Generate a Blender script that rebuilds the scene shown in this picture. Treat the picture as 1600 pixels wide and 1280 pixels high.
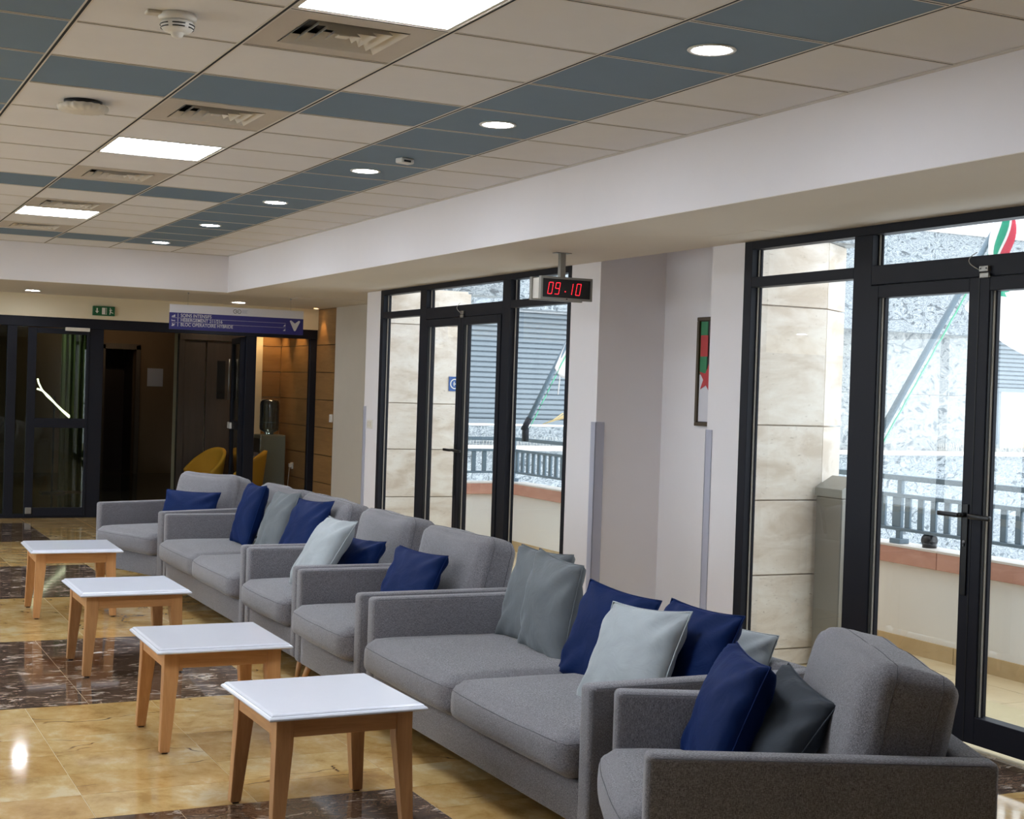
import bpy, bmesh, math, random
from mathutils import Vector, Matrix, noise
sc = bpy.context.scene
for o in list(bpy.data.objects): bpy.data.objects.remove(o)
COL = sc.collection
rnd = random.Random(7)
PI = math.pi
H = 2.84      # ceiling height
S = 2.47      # height of the lower plaster soffit
# ------------------------------------------------------------------ camera
def cam():
    yaw, pitch, roll = 0.456537656, -0.0131912147, 0.0322458110
    cy, sy, cp, sp = math.cos(yaw), math.sin(yaw), math.cos(pitch), math.sin(pitch)
    f = Vector((sy*cp, cy*cp, sp)); r = Vector((cy, -sy, 0)); u = r.cross(f)
    r2 = r*math.cos(roll) + u*math.sin(roll); u2 = u*math.cos(roll) - r*math.sin(roll)
    m = Matrix((r2, u2, -f)).transposed().to_4x4()
    m.translation = Vector((-0.8327, -5.3224, 1.5752))
    cd = bpy.data.cameras.new('camera'); cd.sensor_width = 36; cd.sensor_fit = 'HORIZONTAL'
    cd.lens = 2258.4*36/1600; cd.clip_start = .05; cd.clip_end = 200
    o = bpy.data.objects.new('camera', cd); COL.objects.link(o); o.matrix_world = m
    sc.camera = o
cam()
# ------------------------------------------------------------------ world, light, exposure
W = bpy.data.worlds.new('overcast_sky'); sc.world = W; W.use_nodes = True
bg = W.node_tree.nodes['Background']
bg.inputs[0].default_value = (0.87, 0.94, 1.0, 1); bg.inputs[1].default_value = 2.15
sc.view_settings.view_transform = 'Standard'; sc.view_settings.look = 'None'
sc.view_settings.gamma = 1; sc.view_settings.exposure = 0.38; sc.view_settings.use_curve_mapping = False
sc.cycles.use_denoising = True
sc.cycles.max_bounces = 10; sc.cycles.diffuse_bounces = 6; sc.cycles.transparent_max_bounces = 24
sc.cycles.sample_clamp_indirect = 6
PANEL_E = 32.0; DOWN_E = 60.0
def portal(y0, y1):
    ld = bpy.data.lights.new('window_portal', 'AREA'); ld.shape = 'RECTANGLE'; ld.size = 2.4; ld.size_y = y1-y0
    ld.cycles.is_portal = True
    o = bpy.data.objects.new('window_portal', ld); COL.objects.link(o)
    o.matrix_world = Matrix(((0,0,1,4.16),(0,1,0,(y0+y1)/2),(-1,0,0,1.25),(0,0,0,1)))
portal(3.63, 7.36); portal(-3.2, 1.55)
def spot(name, loc, target, energy, size, col, blend=.6, r=.03):
    ld = bpy.data.lights.new(name, 'SPOT'); ld.energy = energy; ld.spot_size = size; ld.spot_blend = blend
    ld.color = col; ld.shadow_soft_size = r
    o = bpy.data.objects.new(name, ld); COL.objects.link(o); o.location = loc
    o.rotation_euler = (Vector(target)-Vector(loc)).to_track_quat('-Z', 'Y').to_euler()
    return o

# ------------------------------------------------------------------ materials
def lin(c):
    return tuple((x/255/12.92 if x/255 <= .04045 else ((x/255+.055)/1.055)**2.4) for x in c)
class NT:
    def __init__(s, name):
        s.m = bpy.data.materials.new(name); s.m.use_nodes = True; s.t = s.m.node_tree
        s.p = s.t.nodes['Principled BSDF']
    def n(s, kind, **kw):
        nd = s.t.nodes.new(kind)
        for k, v in kw.items():
            if k.startswith('i_'): nd.inputs[k[2:].replace('_', ' ')].default_value = v
            elif k.startswith('n_'): nd.inputs[int(k[2:])].default_value = v
            else: setattr(nd, k, v)
        return nd
    def l(s, a, b): s.t.links.new(a, b)
    def coord(s, scale=(1,1,1), gen='Object', rot=(0,0,0)):
        tc = s.n('ShaderNodeTexCoord'); mp = s.n('ShaderNodeMapping'); mp.inputs['Scale'].default_value = scale
        mp.inputs['Rotation'].default_value = rot
        s.l(tc.outputs[gen], mp.inputs[0]); return mp.outputs[0]
    def noise(s, vec, scale, detail=4, rough=.55, dist=0):
        nd = s.n('ShaderNodeTexNoise'); nd.inputs['Scale'].default_value = scale; nd.inputs['Detail'].default_value = detail
        nd.inputs['Roughness'].default_value = rough; nd.inputs['Distortion'].default_value = dist
        s.l(vec, nd.inputs['Vector']); return nd.outputs['Fac']
    def ramp(s, fac, stops):
        r = s.n('ShaderNodeValToRGB'); e = r.color_ramp.elements
        while len(e) < len(stops): e.new(.5)
        for k, (p, c) in enumerate(stops):
            e[k].position = p; e[k].color = (*c, 1) if len(c) == 3 else c
        s.l(fac, r.inputs[0]); return r.outputs[0]
    def mix(s, fac, a, b, blend='MIX'):
        m = s.n('ShaderNodeMixRGB', blend_type=blend)
        for k, v in enumerate((fac, a, b)):
            if hasattr(v, 'is_linked'): s.l(v, m.inputs[k])
            else: m.inputs[k].default_value = v if k == 0 else (*v, 1)
        return m.outputs[0]
    def bump(s, h, strength, dist=.01):
        b = s.n('ShaderNodeBump'); b.inputs['Strength'].default_value = strength; b.inputs['Distance'].default_value = dist
        s.l(h, b.inputs['Height']); s.l(b.outputs[0], s.p.inputs['Normal'])
    def base(s, c):
        if hasattr(c, 'is_linked'): s.l(c, s.p.inputs['Base Color'])
        else: s.p.inputs['Base Color'].default_value = (*c, 1)
    def rough(s, r): s.p.inputs['Roughness'].default_value = r
def simple(name, c, r=.5, metal=0, var=.06, scale=6, bump=0, bscale=80, spec=None):
    t = NT(name); v = t.coord()
    f = t.noise(v, scale, 3)
    t.base(t.mix(f, tuple(x*(1-var) for x in c), tuple(min(1, x*(1+var)) for x in c)))
    t.rough(r); t.p.inputs['Metallic'].default_value = metal
    if spec is not None: t.p.inputs['Specular IOR Level'].default_value = spec
    if bump: t.bump(t.noise(v, bscale, 2), bump, .002)
    return t.m
def emit(name, c, e):
    t = NT(name); t.base(c); t.p.inputs['Emission Color'].default_value = (*c, 1); t.p.inputs['Emission Strength'].default_value = e
    return t.m
M = {}
M['tile'] = simple('ceiling_tile_beige', lin((224,223,224)), .75, var=.03, bump=.05, bscale=300)
M['tile_blue'] = simple('ceiling_tile_slate_blue', lin((106,129,150)), .6, var=.04)
M['grid'] = simple('ceiling_grid_metal', lin((214,208,198)), .4)
M['vent'] = simple('vent_plate_metal', lin((196,187,176)), .45)
M['gap'] = simple('ceiling_grid_groove', (.008,.008,.008), .8)
M['paint'] = simple('wall_paint_white', lin((232,229,232)), .7, var=.015, bump=.04, bscale=200)
M['soffit'] = simple('soffit_paint', lin((216,209,199)), .8, var=.02, bump=.04, bscale=200)
M['cream'] = simple('wall_paint_cream', lin((226,214,186)), .7, var=.02, bump=.04, bscale=200)
M['greige'] = simple('wall_vinyl_greige', lin((206,198,184)), .7, var=.03, bump=.1, bscale=150)
M['guard'] = simple('corner_guard_grey', lin((178,180,196)), .45, var=.02)
M['alu'] = simple('anodised_dark_frame', lin((22,24,34)), .5, metal=0, var=.05, spec=.25)
M['alu2'] = simple('dark_frame_gasket', (.004,.004,.005), .5)
M['lip'] = simple('bright_glazing_bead', lin((190,186,178)), .3)
M['steel'] = simple('brushed_steel', lin((150,148,142)), .35, metal=.7)
M['chrome'] = simple('chrome', lin((200,200,200)), .12, metal=1)
M['black'] = simple('black_plastic', (.006,.006,.007), .35)
M['white'] = simple('white_plastic', lin((225,222,215)), .4, var=.02)
M['white_dim'] = simple('aged_white_plastic', lin((214,208,196)), .45, var=.03)
def glass(name, tint, rough=0.0, ior=1.5, boost=1.0):
    t = NT(name); t.t.nodes.remove(t.p)
    tr = t.n('ShaderNodeBsdfTransparent'); tr.inputs[0].default_value = (*tint, 1)
    gl = t.n('ShaderNodeBsdfGlossy'); gl.inputs['Roughness'].default_value = rough; gl.inputs[0].default_value = (1,1,1,1)
    fr = t.n('ShaderNodeFresnel'); fr.inputs[0].default_value = ior
    mt = t.n('ShaderNodeMath', operation='MULTIPLY'); mt.inputs[1].default_value = boost
    t.l(fr.outputs[0], mt.inputs[0])
    mx = t.n('ShaderNodeMixShader'); t.l(mt.outputs[0], mx.inputs[0]); t.l(tr.outputs[0], mx.inputs[1]); t.l(gl.outputs[0], mx.inputs[2])
    t.l(mx.outputs[0], t.t.nodes['Material Output'].inputs[0]); return t.m
M['glass'] = glass('window_glass', (.97,.985,.99), boost=.12)
M['glass_hall'] = glass('hall_door_glass', (.80,.86,.80), boost=.8)
M['bottle'] = glass('blue_water_bottle_plastic', (.36,.50,.66), .12, boost=2.0)
def yellow_marble():
    t = NT('floor_marble_honey'); v = t.coord()
    oi = t.n('ShaderNodeObjectInfo')
    add = t.n('ShaderNodeVectorMath', operation='ADD'); sca = t.n('ShaderNodeVectorMath', operation='SCALE'); sca.inputs['Scale'].default_value = 37
    cmb = t.n('ShaderNodeCombineXYZ'); 
    for k in range(3): t.l(oi.outputs['Random'], cmb.inputs[k])
    t.l(cmb.outputs[0], sca.inputs[0]); t.l(v, add.inputs[0]); t.l(sca.outputs[0], add.inputs[1]); w = add.outputs[0]
    mp = t.n('ShaderNodeMapping'); mp.inputs['Scale'].default_value = (1, .8, 1); mp.inputs['Rotation'].default_value = (0,0,.7); t.l(w, mp.inputs[0])
    a = t.noise(mp.outputs[0], 5.0, 10, .7, .25)
    c = t.ramp(a, [(.36, lin((176,142,90))), (.45, lin((196,164,108))), (.54, lin((207,178,124))), (.64, lin((216,198,160)))])
    tone = t.ramp(oi.outputs['Random'], [(0, lin((225,205,170))), (.5, (1,1,1)), (1, lin((236,214,180)))])
    c = t.mix(.7, c, tone, 'MULTIPLY')
    vor = t.n('ShaderNodeTexVoronoi', feature='DISTANCE_TO_EDGE'); vor.inputs['Scale'].default_value = 1.7
    mp2 = t.n('ShaderNodeMapping'); mp2.inputs['Scale'].default_value = (.5, 1.3, 1); t.l(w, mp2.inputs[0])
    wn = t.n('ShaderNodeTexNoise'); wn.inputs['Scale'].default_value = 5; t.l(mp2.outputs[0], wn.inputs['Vector'])
    mm = t.n('ShaderNodeVectorMath', operation='ADD'); sc2 = t.n('ShaderNodeVectorMath', operation='SCALE'); sc2.inputs['Scale'].default_value = .25
    t.l(wn.outputs['Color'], sc2.inputs[0]); t.l(mp2.outputs[0], mm.inputs[0]); t.l(sc2.outputs[0], mm.inputs[1]); t.l(mm.outputs[0], vor.inputs['Vector'])
    crack = t.ramp(vor.outputs['Distance'], [(0, (1,1,1)), (.008, (0,0,0))])
    gate = t.ramp(t.noise(w, 2.3, 2), [(.50, (0,0,0)), (.55, (1,1,1))])
    k = t.mix(1, crack, gate, 'MULTIPLY')
    t.base(t.mix(k, c, lin((92,56,28)))); t.rough(.07); t.p.inputs['Specular IOR Level'].default_value = .55
    t.bump(t.noise(w, 1.2, 2), .012, .02)
    return t.m
def dark_marble():
    t = NT('floor_marble_dark_emperador'); v = t.coord((1, 2.2, 1), rot=(0,0,.12))
    oi = t.n('ShaderNodeObjectInfo'); cmb = t.n('ShaderNodeCombineXYZ'); t.l(oi.outputs['Random'], cmb.inputs[2]); t.l(oi.outputs['Random'], cmb.inputs[0])
    sca = t.n('ShaderNodeVectorMath', operation='SCALE'); sca.inputs['Scale'].default_value = 23; t.l(cmb.outputs[0], sca.inputs[0])
    add = t.n('ShaderNodeVectorMath', operation='ADD'); t.l(v, add.inputs[0]); t.l(sca.outputs[0], add.inputs[1]); v = add.outputs[0]
    a = t.noise(v, 6.5, 13, .74, 1.2)
    c = t.ramp(a, [(.36, lin((36,28,26))), (.43, lin((84,66,56))), (.475, lin((138,112,90))), (.50, lin((54,42,38))), (.54, lin((108,86,70))), (.575, lin((182,164,146))), (.62, lin((218,214,210)))])
    b = t.ramp(t.noise(v, 2.0, 6, .6, .8), [(.42, lin((140,122,112))), (.58, (1,1,1))])
    t.base(t.mix(.55, c, b, 'MULTIPLY')); t.rough(.06); t.p.inputs['Specular IOR Level'].default_value = .5
    return t.m
M['honey'] = yellow_marble(); M['dark_marble'] = dark_marble()
M['grout'] = simple('floor_grout', lin((206,190,150)), .5)
def fabric():
    t = NT('sofa_fabric_grey'); v = t.coord()
    a = t.noise(t.coord((1,1,9)), 170, 2, .7); b = t.noise(t.coord((9,9,1)), 150, 2, .7)
    m = t.mix(.5, a, b)
    c = t.ramp(m, [(.40, lin((70,68,72))), (.5, lin((116,114,119))), (.60, lin((160,159,165)))])
    big = t.ramp(t.noise(v, 3, 3), [(.3, (.9,.9,.9)), (.7, (1,1,1))])
    t.base(t.mix(1, c, big, 'MULTIPLY')); t.rough(.9)
    t.p.inputs['Sheen Weight'].default_value = .25; t.p.inputs['Sheen Roughness'].default_value = .5
    t.p.inputs['Specular IOR Level'].default_value = .15
    t.bump(m, .35, .0015); return t.m
M['fabric'] = fabric(); M['seam'] = simple('sofa_seam_thread', lin((88,87,92)), .9)
def velvet(name, c, sheen, tint):
    t = NT(name); v = t.coord()
    f = t.noise(v, 7, 4, .5, .4)
    t.base(t.mix(f, tuple(x*.75 for x in c), tuple(x*1.2 for x in c))); t.rough(.62)
    t.p.inputs['Sheen Weight'].default_value = sheen; t.p.inputs['Sheen Roughness'].default_value = .35
    t.p.inputs['Sheen Tint'].default_value = (*tint, 1); t.p.inputs['Specular IOR Level'].default_value = .12
    t.bump(t.noise(v, 11, 3, .5, 1.0), .35, .012); return t.m
M['v_blue'] = velvet('velvet_navy_blue', lin((5,30,76)), .12, lin((20,80,200)))
M['v_grey'] = velvet('velvet_grey', lin((104,109,113)), .4, lin((190,200,205)))
M['v_light'] = velvet('velvet_silver_grey', lin((158,165,169)), .3, lin((225,230,232)))
M['v_dark'] = velvet('velvet_dark_grey', lin((60,65,72)), .25, lin((150,160,170)))
M['lacquer'] = simple('table_white_lacquer', lin((226,230,242)), .16, var=.01)
def wood(name, c1, c2, scale=1, r=.4, axis=(1,1,.08), dist=1.2):
    t = NT(name); v = t.coord(axis)
    a = t.noise(v, 26*scale, 4, .6, dist); b = t.noise(v, 120*scale, 2, .5)
    c = t.ramp(t.mix(.3, a, b), [(.3, c1), (.7, c2)])
    t.base(c); t.rough(r); return t.m
M['beech'] = wood('beech_wood', lin((176,124,76)), lin((206,156,104)))
M['beech_y'] = wood('beech_wood_rail_x', lin((172,120,72)), lin((202,150,98)), axis=(.08,1,1))
M['beech_x'] = wood('beech_wood_rail_y', lin((172,120,72)), lin((202,150,98)), axis=(1,.08,1))
M['veneer'] = wood('oak_veneer_panel', lin((128,94,54)), lin((158,120,74)), .5, .45, (.1,.1,1))
M['brown_door'] = wood('brown_laminate_door', lin((70,60,52)), lin((84,73,63)), .5, .5)
def stone(name, stops, scale=3, axis=(1,1,1), dist=1, rough=.6, pits=True, detail=8):
    t = NT(name); v = t.coord(axis)
    oi = t.n('ShaderNodeObjectInfo'); cmb = t.n('ShaderNodeCombineXYZ')
    for k in range(3): t.l(oi.outputs['Random'], cmb.inputs[k])
    sca = t.n('ShaderNodeVectorMath', operation='SCALE'); sca.inputs['Scale'].default_value = 11; t.l(cmb.outputs[0], sca.inputs[0])
    add = t.n('ShaderNodeVectorMath', operation='ADD'); t.l(v, add.inputs[0]); t.l(sca.outputs[0], add.inputs[1]); v = add.outputs[0]
    a = t.noise(v, scale, detail, .62, dist); c = t.ramp(a, stops)
    if pits:
        pt = t.ramp(t.noise(v, 40, 3, .6), [(.28, (0,0,0)), (.36, (1,1,1))]); c = t.mix(pt, tuple(x*.72 for x in stops[0][1]), c)
    t.base(c); t.rough(rough); return t.m
M['trav'] = stone('travertine', [(.36, lin((204,188,170))), (.5, lin((222,210,196))), (.64, lin((232,224,213)))], 2.6, (1,1,2.5), .5)
M['marble_ext'] = stone('facade_grey_veined_marble', [(.38, lin((84,92,98))), (.45, lin((138,147,153))), (.49, lin((188,193,196))), (.53, lin((100,110,118))), (.60, lin((172,179,183)))], 4.2, (1,1,1.7), 2.4, .5, False, 9)
M['marble_pale'] = stone('facade_pale_marble', [(.40, lin((118,124,128))), (.47, lin((178,179,177))), (.51, lin((140,146,149))), (.58, lin((184,185,183)))], 3.2, (1,1,1.5), 2.4, .5, False, 8)
M['coping'] = stone('terracotta_coping', [(.3, lin((186,132,112))), (.6, lin((206,154,134)))], 3, (1,1,3), .5, .5, False)
M['coping_sky_light'] = simple('pale_coping_sky_light', lin((222,214,206)), .5)  # sky light painted into the coping top; ledge and roof edge share it
M['terrace'] = stone('terrace_beige_tile', [(.3, lin((196,172,132))), (.7, lin((214,196,160)))], 1.5, (1,1,1), .5, .45, False)
M['skirt'] = stone('terrace_skirting_stone', [(.3, lin((186,160,118))), (.7, lin((206,182,142)))], 3, (1,1,1), .5, .5, False)
M['render'] = simple('white_render', lin((238,236,232)), .8, var=.03, scale=3, bump=.1, bscale=60)
M['shutter'] = simple('roller_shutter_blue_grey', lin((132,142,150)), .4, var=.04)
M['rail'] = simple('railing_slate_paint', lin((100,120,134)), .4)
M['pane_beige'] = simple('window_blind_beige', lin((226,212,190)), .7)
M['dispenser'] = simple('dispenser_grey', lin((122,128,120)), .4)
M['mustard'] = simple('mustard_upholstery', lin((196,150,40)), .8)
M['curtain'] = simple('olive_green_curtain', lin((92,98,56)), .9)
M['sign_white'] = simple('sign_face_white', lin((214,214,222)), .4, var=.01)
M['sign_blue'] = simple('sign_face_indigo', lin((48,48,124)), .4, var=.02)
M['sign_txt'] = simple('sign_lettering_white', lin((206,206,214)), .4)
M['sign_black'] = simple('sign_logo_black', (.02,.02,.02), .4)
M['exit_green'] = simple('exit_sign_green', lin((16,92,52)), .4)
M['dark_floor'] = simple('hall_floor_dark', lin((74,68,58)), .12)
M['hall'] = simple('hall_wall_brown', lin((112,90,66)), .7)
M['led_panel'] = emit('led_panel_diffuser', (.86,.92,1.0), PANEL_E)
M['led_down'] = emit('downlight_diffuser', (.86,.90,1.0), DOWN_E)
M['led_warm'] = emit('warm_spot_lens', (1,.75,.45), 12)
M['led_red'] = emit('red_led_digits', (1,.02,.04), 1.6)
M['reflection_glow'] = emit('glowing_reflection_line', (1,.96,.72), 2.2)  # glow that imitates reflected lines, not a lamp
M['paper'] = simple('paper_white', lin((220,218,210)), .7)
M['flag_w'] = simple('flag_cloth_white', lin((228,222,220)), .8)
M['flag_g'] = simple('flag_cloth_green', lin((40,150,120)), .8)
M['flag_r'] = simple('flag_cloth_red', lin((200,60,80)), .8)
M['pic_g'] = simple('picture_green', lin((44,128,84)), .4)
M['pic_r'] = simple('picture_red', lin((186,52,56)), .4)
M['pic_d'] = simple('picture_dark', lin((52,40,40)), .4)
M['pic_frame'] = simple('picture_frame_dark_gilt', lin((70,56,34)), .35)
M['straw'] = simple('dry_grass', lin((214,190,140)), .9)
M['rope'] = simple('green_cord', lin((110,200,160)), .7)
M['blue_sign'] = simple('plaque_blue', lin((40,84,150)), .4)
M['copper'] = simple('copper_conduit', lin((190,120,80)), .4)

# ------------------------------------------------------------------ helpers
def obj(name, bm, m, parent=None, smooth=False, kind=None, mods=None):
    me = bpy.data.meshes.new(name); bm.to_mesh(me); bm.free()
    ms = m if isinstance(m, (list, tuple)) else [m]
    for x in ms: me.materials.append(x)
    if smooth:
        for p in me.polygons: p.use_smooth = True
    o = bpy.data.objects.new(name, me); COL.objects.link(o)
    if parent: o.parent = parent
    if kind: o['kind'] = kind
    return o
def tag(o, label, cat, group=None):
    o['label'] = label; o['category'] = cat
    if group: o['group'] = group
    return o
def thing(name, label, cat, loc=(0,0,0), rz=0, group=None, parent=None):
    o = bpy.data.objects.new(name, None); COL.objects.link(o); o.location = loc; o.rotation_euler = (0,0,rz)
    o.empty_display_size = .1
    return tag(o, label, cat, group)
def setting(name, loc=(0,0,0)):
    o = bpy.data.objects.new(name, None); COL.objects.link(o); o.location = loc; o['kind'] = 'structure'; return o
def box(bm, x0, y0, z0, x1, y1, z1, mat=0, bev=0, seg=2, mtx=None):
    r = bmesh.ops.create_cube(bm, size=1); vs = r['verts']
    for v in vs:
        v.co = Vector(((x0+x1)/2+v.co.x*(x1-x0), (y0+y1)/2+v.co.y*(y1-y0), (z0+z1)/2+v.co.z*(z1-z0)))
    fs = {f for v in vs for f in v.link_faces}
    for f in fs: f.material_index = mat
    if bev:
        es = list({e for f in fs for e in f.edges})
        q = bmesh.ops.bevel(bm, geom=es, offset=bev, segments=seg, affect='EDGES', profile=.5)
        for f in q['faces']: f.material_index = mat
        vs = list({v for f in q['faces'] for v in f.verts} | {v for v in vs if v.is_valid})
    if mtx is not None:
        for v in vs:
            if v.is_valid: v.co = mtx @ v.co
    return vs
def B(x0, y0, z0, x1, y1, z1, bev=0, seg=2):
    bm = bmesh.new(); box(bm, x0, y0, z0, x1, y1, z1, 0, bev, seg); return bm
def cyl(bm, p0, p1, r, r2=None, n=16, mat=0, caps=True):
    p0, p1 = Vector(p0), Vector(p1); d = p1-p0; L = d.length
    q = bmesh.ops.create_cone(bm, cap_ends=caps, segments=n, radius1=r, radius2=r if r2 is None else r2, depth=L)
    m = Matrix.Translation((p0+p1)/2) @ d.to_track_quat('Z', 'Y').to_matrix().to_4x4()
    for v in q['verts']: v.co = m @ v.co
    for f in {f for v in q['verts'] for f in v.link_faces}: f.material_index = mat
    return q['verts']
def tube(bm, pts, r, n=8, closed=False, mat=0):
    pts = [Vector(p) for p in pts]; N = len(pts); rings = []
    for i, p in enumerate(pts):
        a = pts[(i-1) % N] if (closed or i > 0) else p; b = pts[(i+1) % N] if (closed or i < N-1) else p
        t = (b-a).normalized(); ref = Vector((0,0,1)) if abs(t.z) < .9 else Vector((1,0,0))
        u = t.cross(ref).normalized(); w = t.cross(u)
        rings.append([bm.verts.new(p+u*math.cos(2*PI*k/n)*r+w*math.sin(2*PI*k/n)*r) for k in range(n)])
    for i in range(N if closed else N-1):
        A, Bq = rings[i], rings[(i+1) % N]
        for k in range(n):
            f = bm.faces.new((A[k], A[(k+1) % n], Bq[(k+1) % n], Bq[k])); f.material_index = mat; f.smooth = True
    if not closed:
        bm.faces.new(rings[0][::-1]); bm.faces.new(rings[-1])
def prism(bm, poly, z0, z1, mtx=None, mat=0):
    n = len(poly); a = [bm.verts.new((x, y, z0)) for x, y in poly]; b = [bm.verts.new((x, y, z1)) for x, y in poly]
    fs = [bm.faces.new(a[::-1]), bm.faces.new(b)]
    for k in range(n): fs.append(bm.faces.new((a[k], a[(k+1) % n], b[(k+1) % n], b[k])))
    for f in fs: f.material_index = mat
    if mtx is not None:
        for v in a+b: v.co = mtx @ v.co
def lathe(bm, prof, n=24, c=(0,0,0), mat=0, caps=True):
    rings = [[bm.verts.new((c[0]+r*math.cos(2*PI*k/n), c[1]+r*math.sin(2*PI*k/n), c[2]+z)) for k in range(n)] for r, z in prof]
    for A, Bq in zip(rings, rings[1:]):
        for k in range(n):
            f = bm.faces.new((A[k], A[(k+1) % n], Bq[(k+1) % n], Bq[k])); f.smooth = True; f.material_index = mat
    if caps:
        for f in (bm.faces.new(rings[0][::-1]), bm.faces.new(rings[-1])): f.material_index = mat
    bmesh.ops.recalc_face_normals(bm, faces=bm.faces)
def text_mesh(s, size, extrude=.001, align='LEFT', sx=1):
    cu = bpy.data.curves.new('lettering', 'FONT'); cu.body = s; cu.size = size; cu.extrude = extrude; cu.offset = size*.012; cu.align_x = align
    o = bpy.data.objects.new('lettering', cu); COL.objects.link(o)
    me = bpy.data.meshes.new_from_object(o.evaluated_get(bpy.context.evaluated_depsgraph_get()))
    bm = bmesh.new(); bm.from_mesh(me)
    for v in bm.verts: v.co.x *= sx
    bpy.data.objects.remove(o); bpy.data.curves.remove(cu); bpy.data.meshes.remove(me)
    return bm
def merge(bm, other, mtx, mat=0):
    me = bpy.data.meshes.new('t'); other.to_mesh(me); other.free(); n0 = len(bm.verts); f0 = len(bm.faces)
    me.transform(mtx); bm.from_mesh(me); bpy.data.meshes.remove(me); bm.faces.ensure_lookup_table()
    for f in bm.faces[f0:]: f.material_index = mat
FACE_Y = Matrix.Rotation(PI/2, 4, 'X')                    # XY plane text -> faces -Y
def copy_tree(o, parent=None):
    c = o.copy(); COL.objects.link(c)
    if parent: c.parent = parent
    for ch in list(o.children): copy_tree(ch, c)
    return c

# ================================================================== ROOM SHELL
BX = 2.99      # x of the bulkhead face that runs along the windows
BY = 9.046     # y of the far bulkhead face
# --- ceiling with tiles
ceil = obj('ceiling', B(-5, -8, H+.1, BX+.02, BY+.02, H+.2), M['soffit'], kind='structure')
VENTS = {(1,-1),(1,2),(1,6),(1,9),(1,12)}
PANELS = {(1,-2),(1,4),(1,10)}
def is_blue(i, j): return i == 3 and j <= 13 or i == -1 or (i < 3 and (j-1) % 6 == 0 and i >= 0)
g = .006
def tile_bm(x0, y0, x1, y1): return B(x0+.012, y0+.012, H-.004, x1-.012, y1-.012, H+.012)
ROWS = range(-4, 15)
cols = [(-1,-.6,0),(0,0,.6),(1,.6,1.2),(2,1.2,1.8),(3,1.8,2.4),(4,2.4,BX)]
for i, x0, x1 in cols:
    for j in ROWS:
        if (i, j) in VENTS or (i, j) in PANELS: continue
        y0, y1 = j*.6, min(j*.6+.6, BY-.02)
        if i == 4: x1 = BX-.018
        obj('ceiling_tile', tile_bm(x0, y0, x1, y1), M['tile_blue'] if is_blue(i, j) else M['tile'], ceil)
bm = bmesh.new()
for i in range(-8, 5):
    x0, x1 = i*.6, i*.6+.6
    for j in range(-13, 15):
        if i >= -1 and j >= -4: continue
        if (i, j) in {(-4,-2),(-4,4),(-4,10)}: continue
        if i == 4: x1 = BX-.018
        box(bm, x0+.012, j*.6+.012, H-.004, x1-.012, min(j*.6+.6, BY-.02)-.012, H+.012, 1 if (is_blue(i, j) or i == -4 and False) else 0)
obj('ceiling_tile_field', bm, [M['tile'], M['tile_blue']], ceil, kind='stuff')
# T-bars with the dark centre groove
def bar_long(x, y0, y1):
    bm = bmesh.new()
    box(bm, x-.012, y0, H-.006, x-.0055, y1, H+.01, 0); box(bm, x+.0055, y0, H-.006, x+.012, y1, H+.01, 0); box(bm, x-.0055, y0, H-.0052, x+.0055, y1, H+.01, 1)
    return bm
def bar_cross(y, x0, x1):
    bm = bmesh.new()
    box(bm, x0, y-.012, H-.006, x1, y-.0045, H+.01, 0); box(bm, x0, y+.0045, H-.006, x1, y+.012, H+.01, 0); box(bm, x0, y-.0045, H-.0052, x1, y+.0045, H+.01, 1)
    return bm
for i in range(0, 5): obj('grid_runner', bar_long(i*.6, -8, BY-.02), [M['grid'], M['gap']], ceil)
bm = bmesh.new()
for i in range(-8, 0):
    merge(bm, bar_long(i*.6, -8, BY-.02), Matrix())
for f in bm.faces: f.material_index = 0
obj('grid_runner_field', bm, [M['grid'], M['gap']], ceil, kind='stuff')
for i, x0, x1 in cols:
    if i == 4: x1 = BX-.018
    for j in range(-4, 16):
        if j*.6 > BY-.1: continue
        obj('grid_crossbar', bar_cross(j*.6, x0+.012, x1-.012 if i < 4 else x1), [M['grid'], M['gap']], ceil)
tr = B(BX-.022, -8, H-.008, BX, BY, H+.01); obj('edge_trim', tr, M['grid'], ceil)
tr = B(-5, BY-.022, H-.008, BX, BY, H+.01); obj('edge_trim', tr, M['grid'], ceil)
# --- bulkheads and soffit (lowered plaster ceiling)
sf = setting('trim_1')
bm = bmesh.new()
box(bm, BX, -8, S, 4.0, BY, H+.2); obj('bulkhead', bm, M['paint'], sf)
bm = bmesh.new(); box(bm, -5, BY, S, 4.0, 11.5, H+.2); box(bm, 4.0, 7.73, S, 4.9, 11.5, H+.2); obj('bulkhead', bm, M['paint'], sf)
bm = bmesh.new(); box(bm, BX+.0, -8, S-.003, 4.0, BY+.003, S); obj('soffit_face', bm, M['soffit'], sf)
bm = bmesh.new(); box(bm, -5, BY+.003, S-.003, 4.0, 11.22, S); box(bm, 4.0, 7.73, S-.003, 4.68, 11.22, S); obj('soffit_face', bm, M['soffit'], sf)
bm = bmesh.new(); box(bm, 3.69, 1.0, S-.0045, 3.86, 1.5, S-.003); obj('access_hatch', bm, M['soffit'], sf)
bm = bmesh.new(); box(bm, 3.75, 9.05, S-.008, 4.45, 9.35, S-.003); obj('access_hatch', bm, M['soffit'], sf)
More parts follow.
